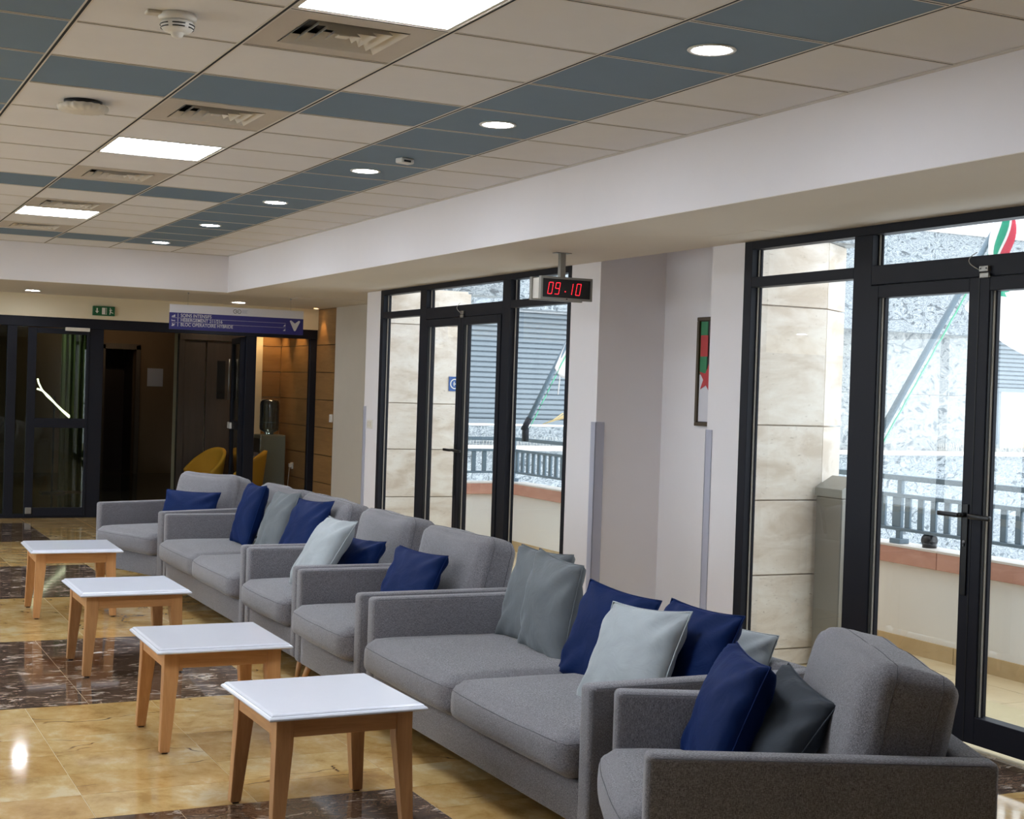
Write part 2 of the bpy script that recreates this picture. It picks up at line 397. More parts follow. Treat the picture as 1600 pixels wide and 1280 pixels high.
# --- window wall (x = 4) with the niche
wr = obj('wall_right', B(4.0, 7.36, 0, 4.08, 7.73, S), M['paint'], kind='structure')
obj('wall_section', B(4.0, 3.22, 0, 4.25, 3.63, S), M['paint'], wr)
obj('wall_section', B(4.0, 1.55, 0, 4.08, 1.88, S), M['paint'], wr)
obj('wall_section', B(4.0, -8, 0, 4.25, -3.2, S), M['paint'], wr)
bm = bmesh.new(); box(bm, 4.52, 1.88, 0, 4.6, 3.22, 2.95); box(bm, 4.25, 3.22, 0, 4.6, 3.34, 2.95); box(bm, 4.25, 1.76, 0, 4.6, 1.88, 2.95)
box(bm, 4.0, 3.22, S, 4.25, 3.34, 2.95); box(bm, 4.0, 1.76, S, 4.25, 1.88, 2.95); box(bm, 4.0, 1.76, 2.95, 4.6, 3.34, 3.05)
obj('niche', bm, M['paint'], wr)
obj('lintel', B(4.07, 3.63, 2.51, 4.3, 7.73, 3.4), M['paint'], wr)
obj('lintel', B(4.07, -8, 2.51, 4.3, 1.55, 3.4), M['paint'], wr)
obj('lintel', B(4.0, -8, S, 4.07, 1.55, 3.4), M['paint'], wr)
obj('lintel', B(4.0, 3.63, S, 4.07, 7.73, 3.4), M['paint'], wr)
# niche wall beyond the window wall, greige then wood panels
w2 = obj('wall_side', B(4.68, 7.73, 0, 4.9, 10.58, S), M['greige'], kind='structure')
obj('wall_return', B(4.25, 7.6, 0, 4.9, 7.73, H), M['paint'], w2)
wp = obj('wall_panelled', B(4.70, 10.58, 0, 4.9, 12.7, S), M['black'], kind='structure')
zs = [0, .09, .415, .74, 1.065, 1.39, 1.715, 2.04, S-.004]
for a, b in zip(zs, zs[1:]):
    obj('wood_panel', B(4.68, 10.585, a+.004, 4.705, 11.25, b-.004), M['veneer'], wp)
    obj('wood_panel', B(4.68, 11.31, a+.004, 4.705, 12.68, b-.004), M['veneer'], wp)
    obj('wood_panel', B(4.43, 12.675, a+.004, 4.675, 12.7, b-.004), M['veneer'], wp)
# remaining walls of the lobby (out of view)
wl = obj('wall_left', B(-5.2, -8, 2.6, -5, 11.28, H+.1), M['cream'], kind='structure')
obj('wall_section', B(-5.2, -8, 0, -5, 11.28, .12), M['cream'], wl)
wn = setting('unseen_window')  # unseen glazing added so daylight fills the ceiling and seat fronts
obj('wall_section', B(-5.2, -8, .12, -5, -1.0, 2.6), M['brown_door'], wl)
for k in range(9):
    y = -1.0+k*(12.28/8)
    obj('mullion', B(-5.08, y-.04, .12, -5.0, y+.04, 2.6), M['alu'], wn)
    if k < 8: obj('pane', B(-5.05, y+.04, .12, -5.044, y+12.28/8-.04, 2.6), M['glass'], wn)
obj('wall_back', B(-5, -8.2, 0, 4.25, -8, H+.1), M['brown_door'], kind='structure')
# --- floor
fl = obj('floor', B(-5, -8, -.2, 4.9, 20.2, -.0012), M['grout'], kind='structure')
darks = [(-.46+.0, -1.87), (-.46, 1.78), (-.46, 5.30)]
def in_dark(x, y):
    return any(dx-.01 < x < dx+1.80 and dy < y < dy+1.80 for dx, dy in darks) or (dx_far(x, y))
def dx_far(x, y): return -.46 < x < 1.34 and 8.92 < y < 10.7
for dx, dy in darks+[(-.46, 8.92)]:
    for a in range(2):
        for b in range(2):
            obj('floor_tile', B(dx+a*.9+.001, dy+b*.9+.001, -.012, dx+a*.9+.899, dy+b*.9+.899, 0), M['dark_marble'], fl)
def tiles_x():
    xs = [-.46-.59*k for k in range(8)][::-1]; xs = [x for x in xs if x > -5]
    return xs
far_bm = bmesh.new(); npc = 0
bands = [(-.10, 1.78, 6), (3.58, 5.30, 6), (7.10, 8.92, 6)]
XS = [-1.06, -.46, .145, .735, 1.34, 1.93, 2.52, 3.11, 3.70, 4.0]
def add_tile(x0, y0, x1, y1, single):
    global npc
    gap = .0013
    if single:
        obj('floor_tile', B(x0+gap, y0+gap, -.012, x1-gap, y1-gap, rnd.choice([0, -.0002, -.0004])), M['honey'], fl); npc += 1
    else: box(far_bm, x0+gap, y0+gap, -.012, x1-gap, y1-gap, 0)
yb = [-1.87+.3*k for k in range(60)]
def rows_between(a, b, n):
    return [(a+(b-a)*k/n, a+(b-a)*(k+1)/n) for k in range(n)]
rowlist = []
for a, b, n in [(-8, -1.87, 20), (-1.87, -.07, 6), (-.07, 1.78, 6), (1.78, 3.58, 6), (3.58, 5.30, 6), (5.30, 7.10, 6), (7.10, 8.92, 6), (8.92, 10.72, 6), (10.72, 11.32, 2)]:
    rowlist += rows_between(a, b, n)
for y0, y1 in rowlist:
    yc = (y0+y1)/2; off = .3*(int(yc*10) % 3 == 1)
    for k in range(len(XS)-1):
        x0, x1 = XS[k], XS[k+1]
        xc = (x0+x1)/2
        if xc > 3.2 and -.9 < yc < .9:
            obj('floor_tile', B(x0+.0013, y0+.0013, -.012, x1-.0013, y1-.0013, 0), M['dark_marble'], fl); continue
        if -.46 <= xc <= 1.34 and (any(dy < yc < dy+1.8 for _, dy in darks) or 8.92 < yc < 10.72): continue
        vis = (-.5 < xc < 1.6 and -.2 < yc < 9) or (xc > 1.3 and xc < 1.95 and -1.2 < yc < 5) or (xc > 3 and -2.2 < yc < -.3)
        add_tile(x0, y0, x1, y1, vis)
    x = -1.06
    while x > -5:
        add_tile(max(-5, x-.59), y0, x, y1, False); x -= .59
    if yc > 7.7: add_tile(4.0, y0, 4.68, y1, False)
obj('floor_tile_field', far_bm, M['honey'], fl, kind='stuff')
obj('hall_floor', B(-5, 11.32, -.0012, 4.9, 20.1, -.0002), M['dark_floor'], fl)
print('floor tiles', npc)
# ================================================================== WINDOWS (aluminium frames with double doors)
def window(name, y1, mirror_w=3.73):
    """y1: outer edge furthest from the camera; frame spans y1 down to y1-width"""
    w = setting(name)
    F = 4.0; D = .075
    def bar(n, ya, yb, za, zb, x0=F-.004, x1=F+D, m='alu', par=w, bev=.002):
        bm = bmesh.new(); box(bm, x0, min(ya, yb), za, x1, max(ya, yb), zb, 0, bev, 1); return obj(n, bm, M[m], par)
    y = lambda d: y1-d
    Wd = mirror_w
    # outer frame
    bar('frame_jamb', y(0), y(.075), 0, S-.004); bar('frame_jamb', y(Wd-.05), y(Wd), 0, S-.004)
    bar('frame_head', y(.075), y(Wd-.05), S-.05, S-.004)
    bar('frame_sill', y(.075), y(1.00), 0, .06); bar('frame_sill', y(Wd-1.0), y(Wd-.05), 0, .06)
    for d in (.965, Wd-1.105): bar('mullion', y(d), y(d+.14), .0, S-.05)
    # transoms
    bar('transom', y(.075), y(.965), 2.205, 2.262); bar('transom', y(Wd-.965), y(Wd-.05), 2.205, 2.262)
    bar('transom', y(1.105), y(Wd-1.105), 2.165, 2.262)
    def pane(a, b, z0, z1, par=w, x=F+.05):
        bm = bmesh.new(); box(bm, x, y(b), z0, x+.006, y(a), z1); obj('pane', bm, M['glass'], par)
        bm = bmesh.new(); box(bm, x-.012, y(a)-.012, z0, x-.004, y(a)-.004, z1); box(bm, x-.004, y(a)-.022, z0, x, y(a), z1, 1)
        obj('glazing_bead', bm, [M['lip'], M['alu']], par)
    pane(.075, .965, 2.262, S-.05); pane(1.105, Wd-1.105, 2.262, S-.05); pane(Wd-.965, Wd-.05, 2.262, S-.05)
    pane(.075, .965, .06, 2.205); pane(Wd-.965, Wd-.05, .06, 2.205)
    # door leaves
    a0, a1 = 1.105, Wd-1.105; mid = (a0+a1)/2
    for k, (a, b) in enumerate(((a0+.004, mid-.001), (mid+.001, a1-.004))):
        dl = bpy.data.objects.new('door_leaf', None); COL.objects.link(dl); dl.parent = w
        st = .062
        z0, z1 = .03, 2.16
        for (ya, yb_, za, zb) in ((a, a+st, z0, z1), (b-st, b, z0, z1), (a+st, b-st, z1-.062, z1), (a+st, b-st, z0, z0+.125)):
            bar('stile' if zb-za > 1 else 'rail', y(ya), y(yb_), za, zb, F-.012, F+.06, 'alu', dl)
        bm = bmesh.new(); xx = F+.02
        for q in ((a+st, a+st+.006), (b-st-.006, b-st)): box(bm, F-.006, y(q[1]), z0+.125, F+.03, y(q[0]), z1-.062)
        obj('gasket', bm, M['alu2'], dl)
        pane(a+st, b-st, z0+.125, z1-.062, dl, F+.022)
        if k == 0:
            bm = bmesh.new(); box(bm, F-.02, y(b-.014), .70, F-.0125, y(b-.046), 1.12, 0, .002); obj('lock_plate', bm, M['black'], dl)
        # lever handle
        yh = y(b-.030) if k == 0 else y(a+.030)
        s = 1 if k == 0 else -1
        bm = bmesh.new(); cyl(bm, (F-.013, yh, 1.07), (F-.060, yh, 1.07), .011, n=12)
        box(bm, F-.068, min(yh, yh+s*.135), 1.058, F-.050, max(yh, yh+s*.135), 1.080, 0, .006, 3)
        obj('handle', bm, M['black'], dl, True)
        if k == 0:
            bm = bmesh.new(); cyl(bm, (F-.0205, yh, .945), (F-.024, yh, .945), .009, n=14); box(bm, F-.026, yh-.003, .925, F-.022, yh+.003, .945); obj('keyhole', bm, M['chrome'], dl)
    # dark centre line over the meeting stiles
    bm = bmesh.new(); box(bm, F-.014, y(mid+.003), .03, F-.0118, y(mid-.003), 2.16); obj('meeting_strip', bm, M['alu2'], w)
    # magnetic contact with its cable
    bm = bmesh.new(); yc = y(mid+.03)
    box(bm, F-.022, yc-.028, 2.185, F-.004, yc+.028, 2.212, 0, .003); box(bm, F-.026, yc-.036, 2.156, F-.012, yc+.020, 2.180, 0, .003)
    for dy in (-.018, .018): cyl(bm, (F-.021, yc+dy, 2.2), (F-.0235, yc+dy, 2.2), .004, n=8, mat=1)
    pts = [Vector((F-.012, yc+.028, 2.193))+Vector((-.012*math.sin(t*PI), .075*math.sin(t*PI*.75)*1.0-.03*t*t, .085*t)) for t in [k/14 for k in range(15)]]
    tube(bm, pts, .002, 6, mat=2)
    obj('magnetic_contact', bm, [M['steel'], M['black'], M['lip']], w)
    return w
w1 = window('window_1', 7.36); w2_ = window('window_2', 1.55)
# further glazing beyond the second window, outside the frame
window('unseen_window', -2.25, 3.73) if False else None
obj('wall_section', B(4.0, -3.2, 0, 4.25, -2.18, S), M['paint'], wr)
# ================================================================== FAR SCREEN (dark aluminium partition with glass)
FY = 11.28
wf = obj('wall_far', B(-5, FY-.06, 2.22, 4.68, FY+.22, S), M['cream'], kind='structure')
d1 = setting('door_1')
def fb(n, x0, x1, z0, z1, y0=FY-.03, y1=FY+.05, m='alu', par=d1):
    bm = bmesh.new(); box(bm, x0, y0, z0, x1, y1, z1, 0, .003, 1); return obj(n, bm, M[m], par)
fb('head', -5, 4.68, 2.11, 2.22, FY-.04)
for x0, x1 in ((1.16, 1.26), (2.03, 2.185), (3.82, 3.94), (4.60, 4.68), (-.2, -.08), (-1.7, -1.58), (-3.2, -3.08), (-5, -4.9)): fb('post', x0, x1, 0, 2.11)
for x0, x1 in ((-4.9, -3.2), (-3.08, -1.7), (-1.58, -.2), (-.08, 1.16), (1.26, 2.03), (3.94, 4.60)): fb('bottom_rail', x0, x1, 0, .045)
def fpane(x0, x1, z0, z1, par=d1, m='glass_hall'):
    bm = bmesh.new(); box(bm, x0, FY, z0, x1, FY+.008, z1); obj('pane', bm, M[m], par)
for x0, x1 in ((-4.9, -3.2), (-3.08, -1.7), (-1.58, -.2), (-.08, 1.16), (1.26, 1.374)): fpane(x0, x1, .045, 2.11)
fpane(3.94, 4.60, .045, 2.11, m='glass')
dl = bpy.data.objects.new('door_leaf', None); COL.objects.link(dl); dl.parent = d1
for x0, x1, z0, z1 in ((1.374, 1.464, .02, 2.10), (2.0, 2.03, .02, 2.10), (1.464, 2.0, 2.04, 2.10), (1.464, 2.0, 1.0, 1.105), (1.464, 2.0, .02, .115)):
    fb('stile' if z1-z0 > 1 else 'rail', x0, x1, z0, z1, FY-.045, FY-.005, par=dl)
for z0, z1 in ((.115, 1.0), (1.105, 2.04)):
    bm = bmesh.new(); box(bm, 1.464, FY-.028, z0, 2.0, FY-.020, z1); obj('pane', bm, M['glass_hall'], dl)
bm = bmesh.new(); box(bm, 1.76, FY-.10, 2.075, 2.02, FY-.045, 2.115, 0, .004); obj('door_closer', bm, M['white_dim'], dl)
bm = bmesh.new(); box(bm, 1.385, FY-.075, .05, 1.45, FY-.045, .12, 0, .004); obj('floor_lock', bm, M['steel'], dl)
# open door leaf, seen nearly edge on
ol = bpy.data.objects.new('open_door_leaf', None); COL.objects.link(ol); ol.parent = d1
ol.location = (3.80, FY+.06, 0); ol.rotation_euler = (0, 0, PI/2-.14)
for x0, x1, z0, z1 in ((0, .09, .02, 2.10), (.75, .84, .02, 2.10), (.09, .75, 2.03, 2.10), (.09, .75, 1.0, 1.10), (.09, .75, .02, .12)):
    bm = bmesh.new(); box(bm, x0, -.025, z0, x1, .025, z1, 0, .003, 1); obj('stile' if z1-z0 > 1 else 'rail', bm, M['alu'], ol)
for z0, z1 in ((.12, 1.0), (1.10, 2.03)):
    bm = bmesh.new(); box(bm, .09, -.004, z0, .75, .004, z1); obj('pane', bm, M['glass_hall'], ol)
bm = bmesh.new(); box(bm, .76, .026, 1.0, .83, .055, 1.075, 0, .004); box(bm, .60, .026, 1.0, .68, .055, 1.075, 0, .004); obj('magnet_box', bm, M['white'], ol)
bm = bmesh.new(); cyl(bm, (.80, .05, 1.35), (.80, .05, 1.85), .012); obj('pull_bar', bm, M['steel'], ol, True)
# hall behind the screen
wh = obj('wall_hall', B(4.95, 12.7, 0, 5.15, 19, S), M['hall'], kind='structure')
bm = bmesh.new(); box(bm, -5, 19.0, 0, 3.62, 19.2, S); box(bm, 4.12, 19.0, 0, 5.15, 19.2, S); box(bm, 3.62, 19.0, 2.05, 4.12, 19.2, S); obj('hall_wall_section', bm, M['hall'], wh)
bm = bmesh.new(); box(bm, 3.2, 19.9, 0, 4.6, 20.0, S); box(bm, 3.52, 19.2, 0, 3.62, 20.0, S); box(bm, 4.12, 19.2, 0, 4.22, 20, S); box(bm, 3.5, 19.2, 2.05, 4.25, 20, 2.15); obj('dark_room_stand_in', bm, M['pic_d'], wh)  # near-black walls stand in for the darkness of the room beyond
obj('hall_soffit', B(-5, 11.5, S, 5.15, 20.0, H), M['hall'], wh)
obj('hall_wall_section', B(-5.2, 11.28, 0, -5, 20, S), M['hall'], wh)
bm = bmesh.new(); box(bm, 3.55, 18.93, 0, 3.62, 19, 2.12); box(bm, 4.12, 18.93, 0, 4.19, 19, 2.12); box(bm, 3.55, 18.93, 2.05, 4.19, 19, 2.14); obj('door_casing', bm, M['brown_door'], wh)
# block that closes the lift lobby on the right: brown double door, lit edge, wood
wb = obj('wall_lobby', B(3.38, 12.72, 0, 4.95, 13.0, S), M['cream'], kind='structure')
db = setting('door_2')
bm = bmesh.new(); box(bm, 3.36, 12.64, 0, 3.43, 12.74, 2.13); box(bm, 4.15, 12.64, 0, 4.22, 12.74, 2.13); box(bm, 3.36, 12.62, 2.08, 4.22, 12.74, 2.15); obj('casing', bm, M['brown_door'], db)
for x0, x1 in ((3.435, 3.70), (3.715, 4.145)):
    lf = obj('door_leaf', B(x0, 12.67, .01, x1, 12.71, 2.075, .003, 1), M['brown_door'], db)
    if x1 > 4: obj('vision_panel', B(3.85, 12.66, 1.35, 3.95, 12.672, 1.83), M['black'], lf)
obj('trim_2', B(4.34, 12.66, 0, 4.43, 12.72, S), M['cream'], kind='structure')
# ================================================================== OUTSIDE
# travertine piers
def pier(name, x0, x1, y, zs, cham=None, vj=None):
    p = obj(name, B(x0, y+.03, 0, x1-.02, y+.25, 2.52), M['trav'], kind='structure')
    for a, b in zip(zs, zs[1:]):
        obj('stone_block', B(x0, y, a+.004, x1, y+.032, b-.004, .002, 1), M['trav'], p)
    if cham:
        cx, cyy = cham
        for a, b in zip(zs, zs[1:]):
            bm = bmesh.new(); prism(bm, [(x1+.002, y), (cx, cyy), (cx-.03, cyy+.02), (x1-.02, y+.03)], a+.004, b-.004)
            bmesh.ops.recalc_face_normals(bm, faces=bm.faces); obj('stone_block', bm, M['trav'], p)
        bm = bmesh.new(); box(bm, 4.62, y+.28, 0, cx-.02, 3.6, 2.52); obj('stone_cladding', bm, M['trav'], p)
    return p
pier('trim_3', 4.082, 4.64, 1.60, [0, .10, .54, .98, 1.42, 2.12, 2.52], (4.93, 1.80))
pier('trim_4', 4.082, 4.60, 7.50, [0, .526, .981, 1.422, 2.175, 2.50])
pp = pier('trim_5', 4.605, 4.985, 7.50, [0, .526, .981, 1.422, 2.175, 2.50])
bm = bmesh.new(); box(bm, 4.3, 1.58, 2.52, 4.95, 1.75, 3.6); box(bm, 4.62, 1.75, 2.52, 4.95, 3.7, 3.6); obj('trim_6', bm, M['marble_ext'], kind='structure')
bm = bmesh.new(); box(bm, 4.3, 7.56, 2.50, 5.4, 7.9, 3.6); obj('trim_7', bm, M['marble_ext'], kind='structure')
# terrace floor tiles and parapet
tf = obj('floor_terrace', B(4.25, -8, -.2, 5.62, 7.9, -.03), M['grout'], kind='structure')
for k in range(26):
    y0 = -8+k*.6
    for x0, x1 in ((4.25, 4.75), (4.755, 5.25), (5.255, 5.5)):
        if y0+.6 > -3.2: obj('floor_tile', B(x0, y0+.002, -.03, x1, min(y0+.598, 7.53), -.01), M['terrace'], tf)
pw = obj('wall_parapet', B(5.506, -8, -.1, 5.62, 7.70, .55), M['render'], kind='structure')
obj('wall_section', B(4.985, 7.56, -.1, 5.506, 7.70, .55), M['render'], pw)
for k in range(20):
    y0 = -8+k*.78; y1 = min(y0+.775, 7.53)
    if y1 > -3: obj('skirting_tile', B(5.494, y0, -.01, 5.506, y1, .09), M['skirt'], pw)
obj('skirting_tile', B(4.985, 7.545, -.01, 5.494, 7.56, .09), M['skirt'], pw)
yj = [-8, -5.2, -3.0, -.8, 1.505, 3.9, 6.2, 7.55]
for a, b in zip(yj, yj[1:]):
    bm = bmesh.new(); box(bm, 5.47, a+.004, .55, 5.66, b-.002, .655, 0, .004); box(bm, 5.468, a+.004, .655, 5.662, b-.002, .668, 1); obj('coping_stone', bm, [M['coping'], M['coping_sky_light']], pw)  # pale top layer imitates sky light on the terracotta
bm = bmesh.new(); box(bm, 4.985, 7.52, .55, 5.47, 7.72, .655, 0, .004); box(bm, 4.985, 7.518, .655, 5.47, 7.722, .668, 1); obj('coping_stone', bm, [M['coping'], M['coping_sky_light']], pw)
# railing
rl = thing('terrace_railing', 'slate blue metal railing with flat balusters on the terracotta coping outside the windows', 'railing', (5.56, 2, .668))
def rb(n, x0, y0, z0, x1, y1, z1):
    o = obj(n, B(x0-5.56, y0-2, z0-.668, x1-5.56, y1-2, z1-.668, .003, 1), M['rail'], rl); return o
rb('top_rail', 5.535, -3.4, 1.075, 5.585, 7.64, 1.11); rb('middle_rail', 5.54, -3.4, .965, 5.58, 7.64, .99); rb('bottom_rail', 5.54, -3.4, .75, 5.58, 7.64, .772)
rb('top_rail', 5.05, 7.60, 1.075, 5.535, 7.65, 1.11); rb('middle_rail', 5.05, 7.605, .965, 5.54, 7.645, .99); rb('bottom_rail', 5.05, 7.605, .75, 5.54, 7.645, .772)
base_b = None
for k in range(92):
    y = -3.2+k*.118
    if base_b is None:
        base_b = rb('baluster', 5.55, y-.024, .772, 5.57, y+.024, .965); yb0 = y
    else:
        c = base_b.copy(); COL.objects.link(c); c.location.y += y-yb0
for k in range(4): rb('baluster', 5.10+k*.115, 7.615, .772, 5.145+k*.115, 7.635, .965)
for y in (-2.6, -.4, 1.95, 4.4, 7.62): rb('post', 5.545, y-.02, .668, 5.575, y+.02, 1.075)
for y in (1.95, 4.4, 7.62): rb('post_foot', 5.52, y-.05, .668, 5.60, y+.05, .70)
bm = bmesh.new(); cyl(bm, (0, 0, 0), (0, 0, .03), .045); cyl(bm, (0, -.03, .045), (0, .035, .045), .04, n=20)
o = obj('spotlight', bm, M['black'], None, True); o.location = (5.57, 1.68, .668)
tag(o, 'small dark round fitting sitting on the terracotta coping below the railing', 'spotlight')
# opposite building
ob = thing('opposite_building', 'grey veined marble clad building with roller shutters across from the terrace', 'building', (12, 13, -2))
def bp(n, x0, y0, z0, x1, y1, z1, m, bev=0, par=None): return obj(n, B(x0-12, y0-13, z0+2, x1-12, y1-13, z1+2, bev, 1), M[m], par or ob)
bp('lower_wall', 5, 13.02, -2, 27, 13.6, .73, 'marble_ext')
bp('ledge', 5, 12.9, .73, 27, 13.6, .80, 'coping_sky_light')
for x0, x1, mt in ((5, 7.2, 'marble_ext'), (9.9, 12.2, 'marble_ext'), (12.2, 14.6, 'marble_pale'), (14.605, 16.9, 'marble_pale'), (19.6, 27, 'marble_pale')):
    bp('wall_panel', x0, 13.02, .80, x1, 13.6, 1.72, mt); bp('wall_panel', x0, 13.02, 1.725, x1, 13.6, 2.72, mt)
bp('wall_panel', 7.2, 13.04, .80, 9.9, 13.6, 1.06, 'marble_ext'); bp('window_sill', 16.9, 13.04, .80, 19.6, 13.6, .86, 'marble_pale')
x = 5
while x < 27:
    bp('fascia_panel', x, 12.75, 2.72, x+2.396, 13.6, 3.55, 'marble_ext'); bp('fascia_panel', x, 12.75, 3.555, x+2.396, 13.6, 4.36, 'marble_ext'); x += 2.4
bp('roof_edge', 5, 12.7, 4.36, 27, 13.6, 4.40, 'coping_sky_light')
def shutter(x0, x1, z0, z1):
    s = bp('roller_shutter', x0, 13.16, z0, x1, 13.2, z1, 'shutter')
    p = .0728; n = int((z1-z0)/p)
    m_ = None
    for k in range(n):
        zz = z0+.07+k*p
        if zz+p > z1: break
        bm = bmesh.new()
        prof = [(0, 0), (.028, .008), (.036, .03), (.034, .052), (.018, .064), (0, .066)]
        vs0 = [bm.verts.new((x0-12, .16-d, zz+2+h)) for d, h in prof]; vs1 = [bm.verts.new((x1-12, .16-d, zz+2+h)) for d, h in prof]
        for q in range(len(prof)-1):
            f = bm.faces.new((vs0[q], vs1[q], vs1[q+1], vs0[q+1]))
        bm.faces.new(vs0); bm.faces.new(vs1[::-1])
        bmesh.ops.recalc_face_normals(bm, faces=bm.faces)
        obj('slat', bm, M['shutter'], s)
    bp('bottom_slat', x0, 13.10, z0, x1, 13.16, z0+.065, 'shutter', 0, s)
    bp('side_guide', x0-.06, 13.05, z0, x0, 13.2, z1, 'shutter', 0, s); bp('side_guide', x1, 13.05, z0, x1+.06, 13.2, z1, 'shutter', 0, s)
shutter(7.26, 9.84, 1.10, 2.70); shutter(16.96, 19.5, 1.82, 2.70)
gw = bp('far_window', 16.96, 13.25, .86, 19.5, 13.3, 1.82, 'pane_beige')
bp('window_post', 17.36, 13.12, .86, 17.50, 13.25, 1.82, 'shutter', 0, gw); bp('window_bar', 17.5, 13.2, 1.28, 19.5, 13.25, 1.33, 'white', 0, gw)
bp('window_post', 16.96, 13.12, .86, 17.02, 13.25, 1.82, 'shutter', 0, gw)
bm = bmesh.new()
for k in range(260):
    xx = 7+k*.05 if k < 60 else 16+(k-60)*.022
    cyl(bm, (xx-12, -.06, 2.80), (xx-12+rnd.uniform(-.03, .03), -.06+rnd.uniform(-.04, .04), 2.93), .0025, n=4)
obj('bird_spikes', bm, M['white'], ob, kind='stuff')
# flag poles
def flagpole(name, base, tip, label, cloth):
    t = thing(name, label, 'flag', base)
    b = Vector(base); tp = Vector(tip)-b; d = tp.normalized()
    bm = bmesh.new(); cyl(bm, (0,0,0), tp, .024, .02, 14); obj('pole', bm, M['rail'], t, True)
    bm = bmesh.new(); cyl(bm, -d*.05, d*.08, .030, n=14); box(bm, -.025, -.025, -.15, .025, .025, -.02); obj('bracket', bm, M['alu'], t, True)
    bm = bmesh.new(); pts = [d*s + Vector((.035, -.02, -.02+.004*math.sin(s*30))) for s in [k*tp.length/30 for k in range(31)]]; tube(bm, pts, .006, 5); obj('cord', bm, M['rope'], t)
    cloth(t, d, tp)
    return t
def cloth_grid(f, nu, nv, matf, t, name='cloth'):
    bm = bmesh.new(); g_ = [[bm.verts.new(f(u/nu, v/nv)) for v in range(nv+1)] for u in range(nu+1)]
    for u in range(nu):
        for v in range(nv):
            q = bm.faces.new((g_[u][v], g_[u+1][v], g_[u+1][v+1], g_[u][v+1])); q.smooth = True; q.material_index = matf((u+.5)/nu, (v+.5)/nv)
    o = obj(name, bm, [M['flag_w'], M['flag_g'], M['flag_r']], t)
    sm = o.modifiers.new('s', 'SOLIDIFY'); sm.thickness = .003
    return o
def cloth1(t, d, tp):
    # gathered at the tip, spreading low towards the right; hangs beside the pole
    fe = [(0, 1.90, .60), (.35, 1.45, 1.02), (.55, 1.06, 1.26), (.8, 1.06, 1.48), (1, 1.08, 1.72)]
    pe_ = [(0, .70, 1.03), (.6, .84, 1.24), (1, .98, 1.72)]
    def ip(tab, u):
        for (a, x0, z0), (b, x1, z1) in zip(tab, tab[1:]):
            if u <= b: k = (u-a)/(b-a); return x0+(x1-x0)*k, z0+(z1-z0)*k
        return tab[-1][1:]
    def f(u, v):
        xa, za = ip(pe_, u); xb, zb = ip(fe, u)
        x = xa+(xb-xa)*v; z = za+(zb-za)*v - .10*math.sin(v*PI)*(1-u) - .05*(1-v)*(1-u)
        return Vector((x+.03, -.06+.05*math.sin(v*7+u*5)*v+.025*math.sin(u*17+v*3), z))
    def mf(u, v):
        if u > .5 and v > .80: return 2
        if u > .45+.1*(v-.5) and .42 < v <= .74 and u < .95: return 1
        return 0
    cloth_grid(f, 36, 36, mf, t)
def cloth2(t, d, tp):
    L = tp.length
    def f(u, v):
        a = d*(L*(.48+.52*u))
        return a+Vector((.5*v-.02,-.04,0))+Vector((0, .03*math.sin(v*10+u*3), -.25*v*(1-u)-.10*u*v-.04*math.sin(v*8)))
    cloth_grid(f, 20, 20, lambda u, v: 0, t)
    bm = bmesh.new(); p0 = d*(L*.50)
    tube(bm, [p0+Vector((.03, 0, -.02)), p0+Vector((.05, 0, -.12)), p0+Vector((.035, 0, -.28))], .006, 5); obj('tie', bm, M['flag_w'], t)
flagpole('flag', (5.50, 2.2, 1.24), (6.72, 2.2, 3.08), 'white flag with green and red folds on the slanting pole outside the nearer doors', cloth1)
flagpole('flag', (5.42, 7.1, 1.24), (6.03, 7.1, 2.42), 'white flag on the slanting pole seen through the farther window, beside the shutter', cloth2)
bm = bmesh.new()
for k in range(9):
    a = rnd.uniform(-.1, .1); tube(bm, [(0,0,0), (.12, a*.3, .03+.02*rnd.random()), (.25+.04*rnd.random(), a, .07+.05*rnd.random())], .004, 4)
o = obj('dry_grass', bm, M['straw']); o.location = (5.58, 7.05, 1.26); tag(o, 'wisp of dry straw caught at the foot of the farther flagpole', 'straw')
t = thing('litter_bin', 'tall stainless steel bin standing on the terrace against the nearer travertine pier', 'bin', (4.66, 1.45, -.01))
obj('body', B(-.08, -.12, .02, .08, .12, 1.02, .01, 3), M['steel'], t)
bm = bmesh.new(); prism(bm, [(-.085, 1.02), (.085, 1.02), (.085, 1.12), (.04, 1.14), (-.085, 1.07)], -.125, .125, Matrix(((1,0,0,0),(0,0,1,0),(0,1,0,0),(0,0,0,1)))); bmesh.ops.recalc_face_normals(bm, faces=bm.faces); obj('sloped_lid', bm, M['steel'], t)
obj('plinth', B(-.07, -.10, 0, .07, .10, .02), M['black'], t)
# blue plaque on the far travertine pier
t = thing('wall_plaque', 'small blue square plaque with a white ring on the travertine pier', 'sign', (4.835, 7.497, 1.62))
obj('plate', B(-.062, -.006, -.07, .062, 0, .07), M['blue_sign'], t)
bm = bmesh.new()
for k in range(28):
    a0, a1 = 2*PI*k/28, 2*PI*(k+1)/28
    v = [bm.verts.new((r*math.cos(a), -.0075, r*math.sin(a))) for r, a in ((.04, a0), (.04, a1), (.05, a1), (.05, a0))]; bm.faces.new(v)
box(bm, -.018, -.008, -.005, .016, -.006, .004); box(bm, -.012, -.008, -.022, -.004, -.006, .022)
obj('ring', bm, M['white'], t)

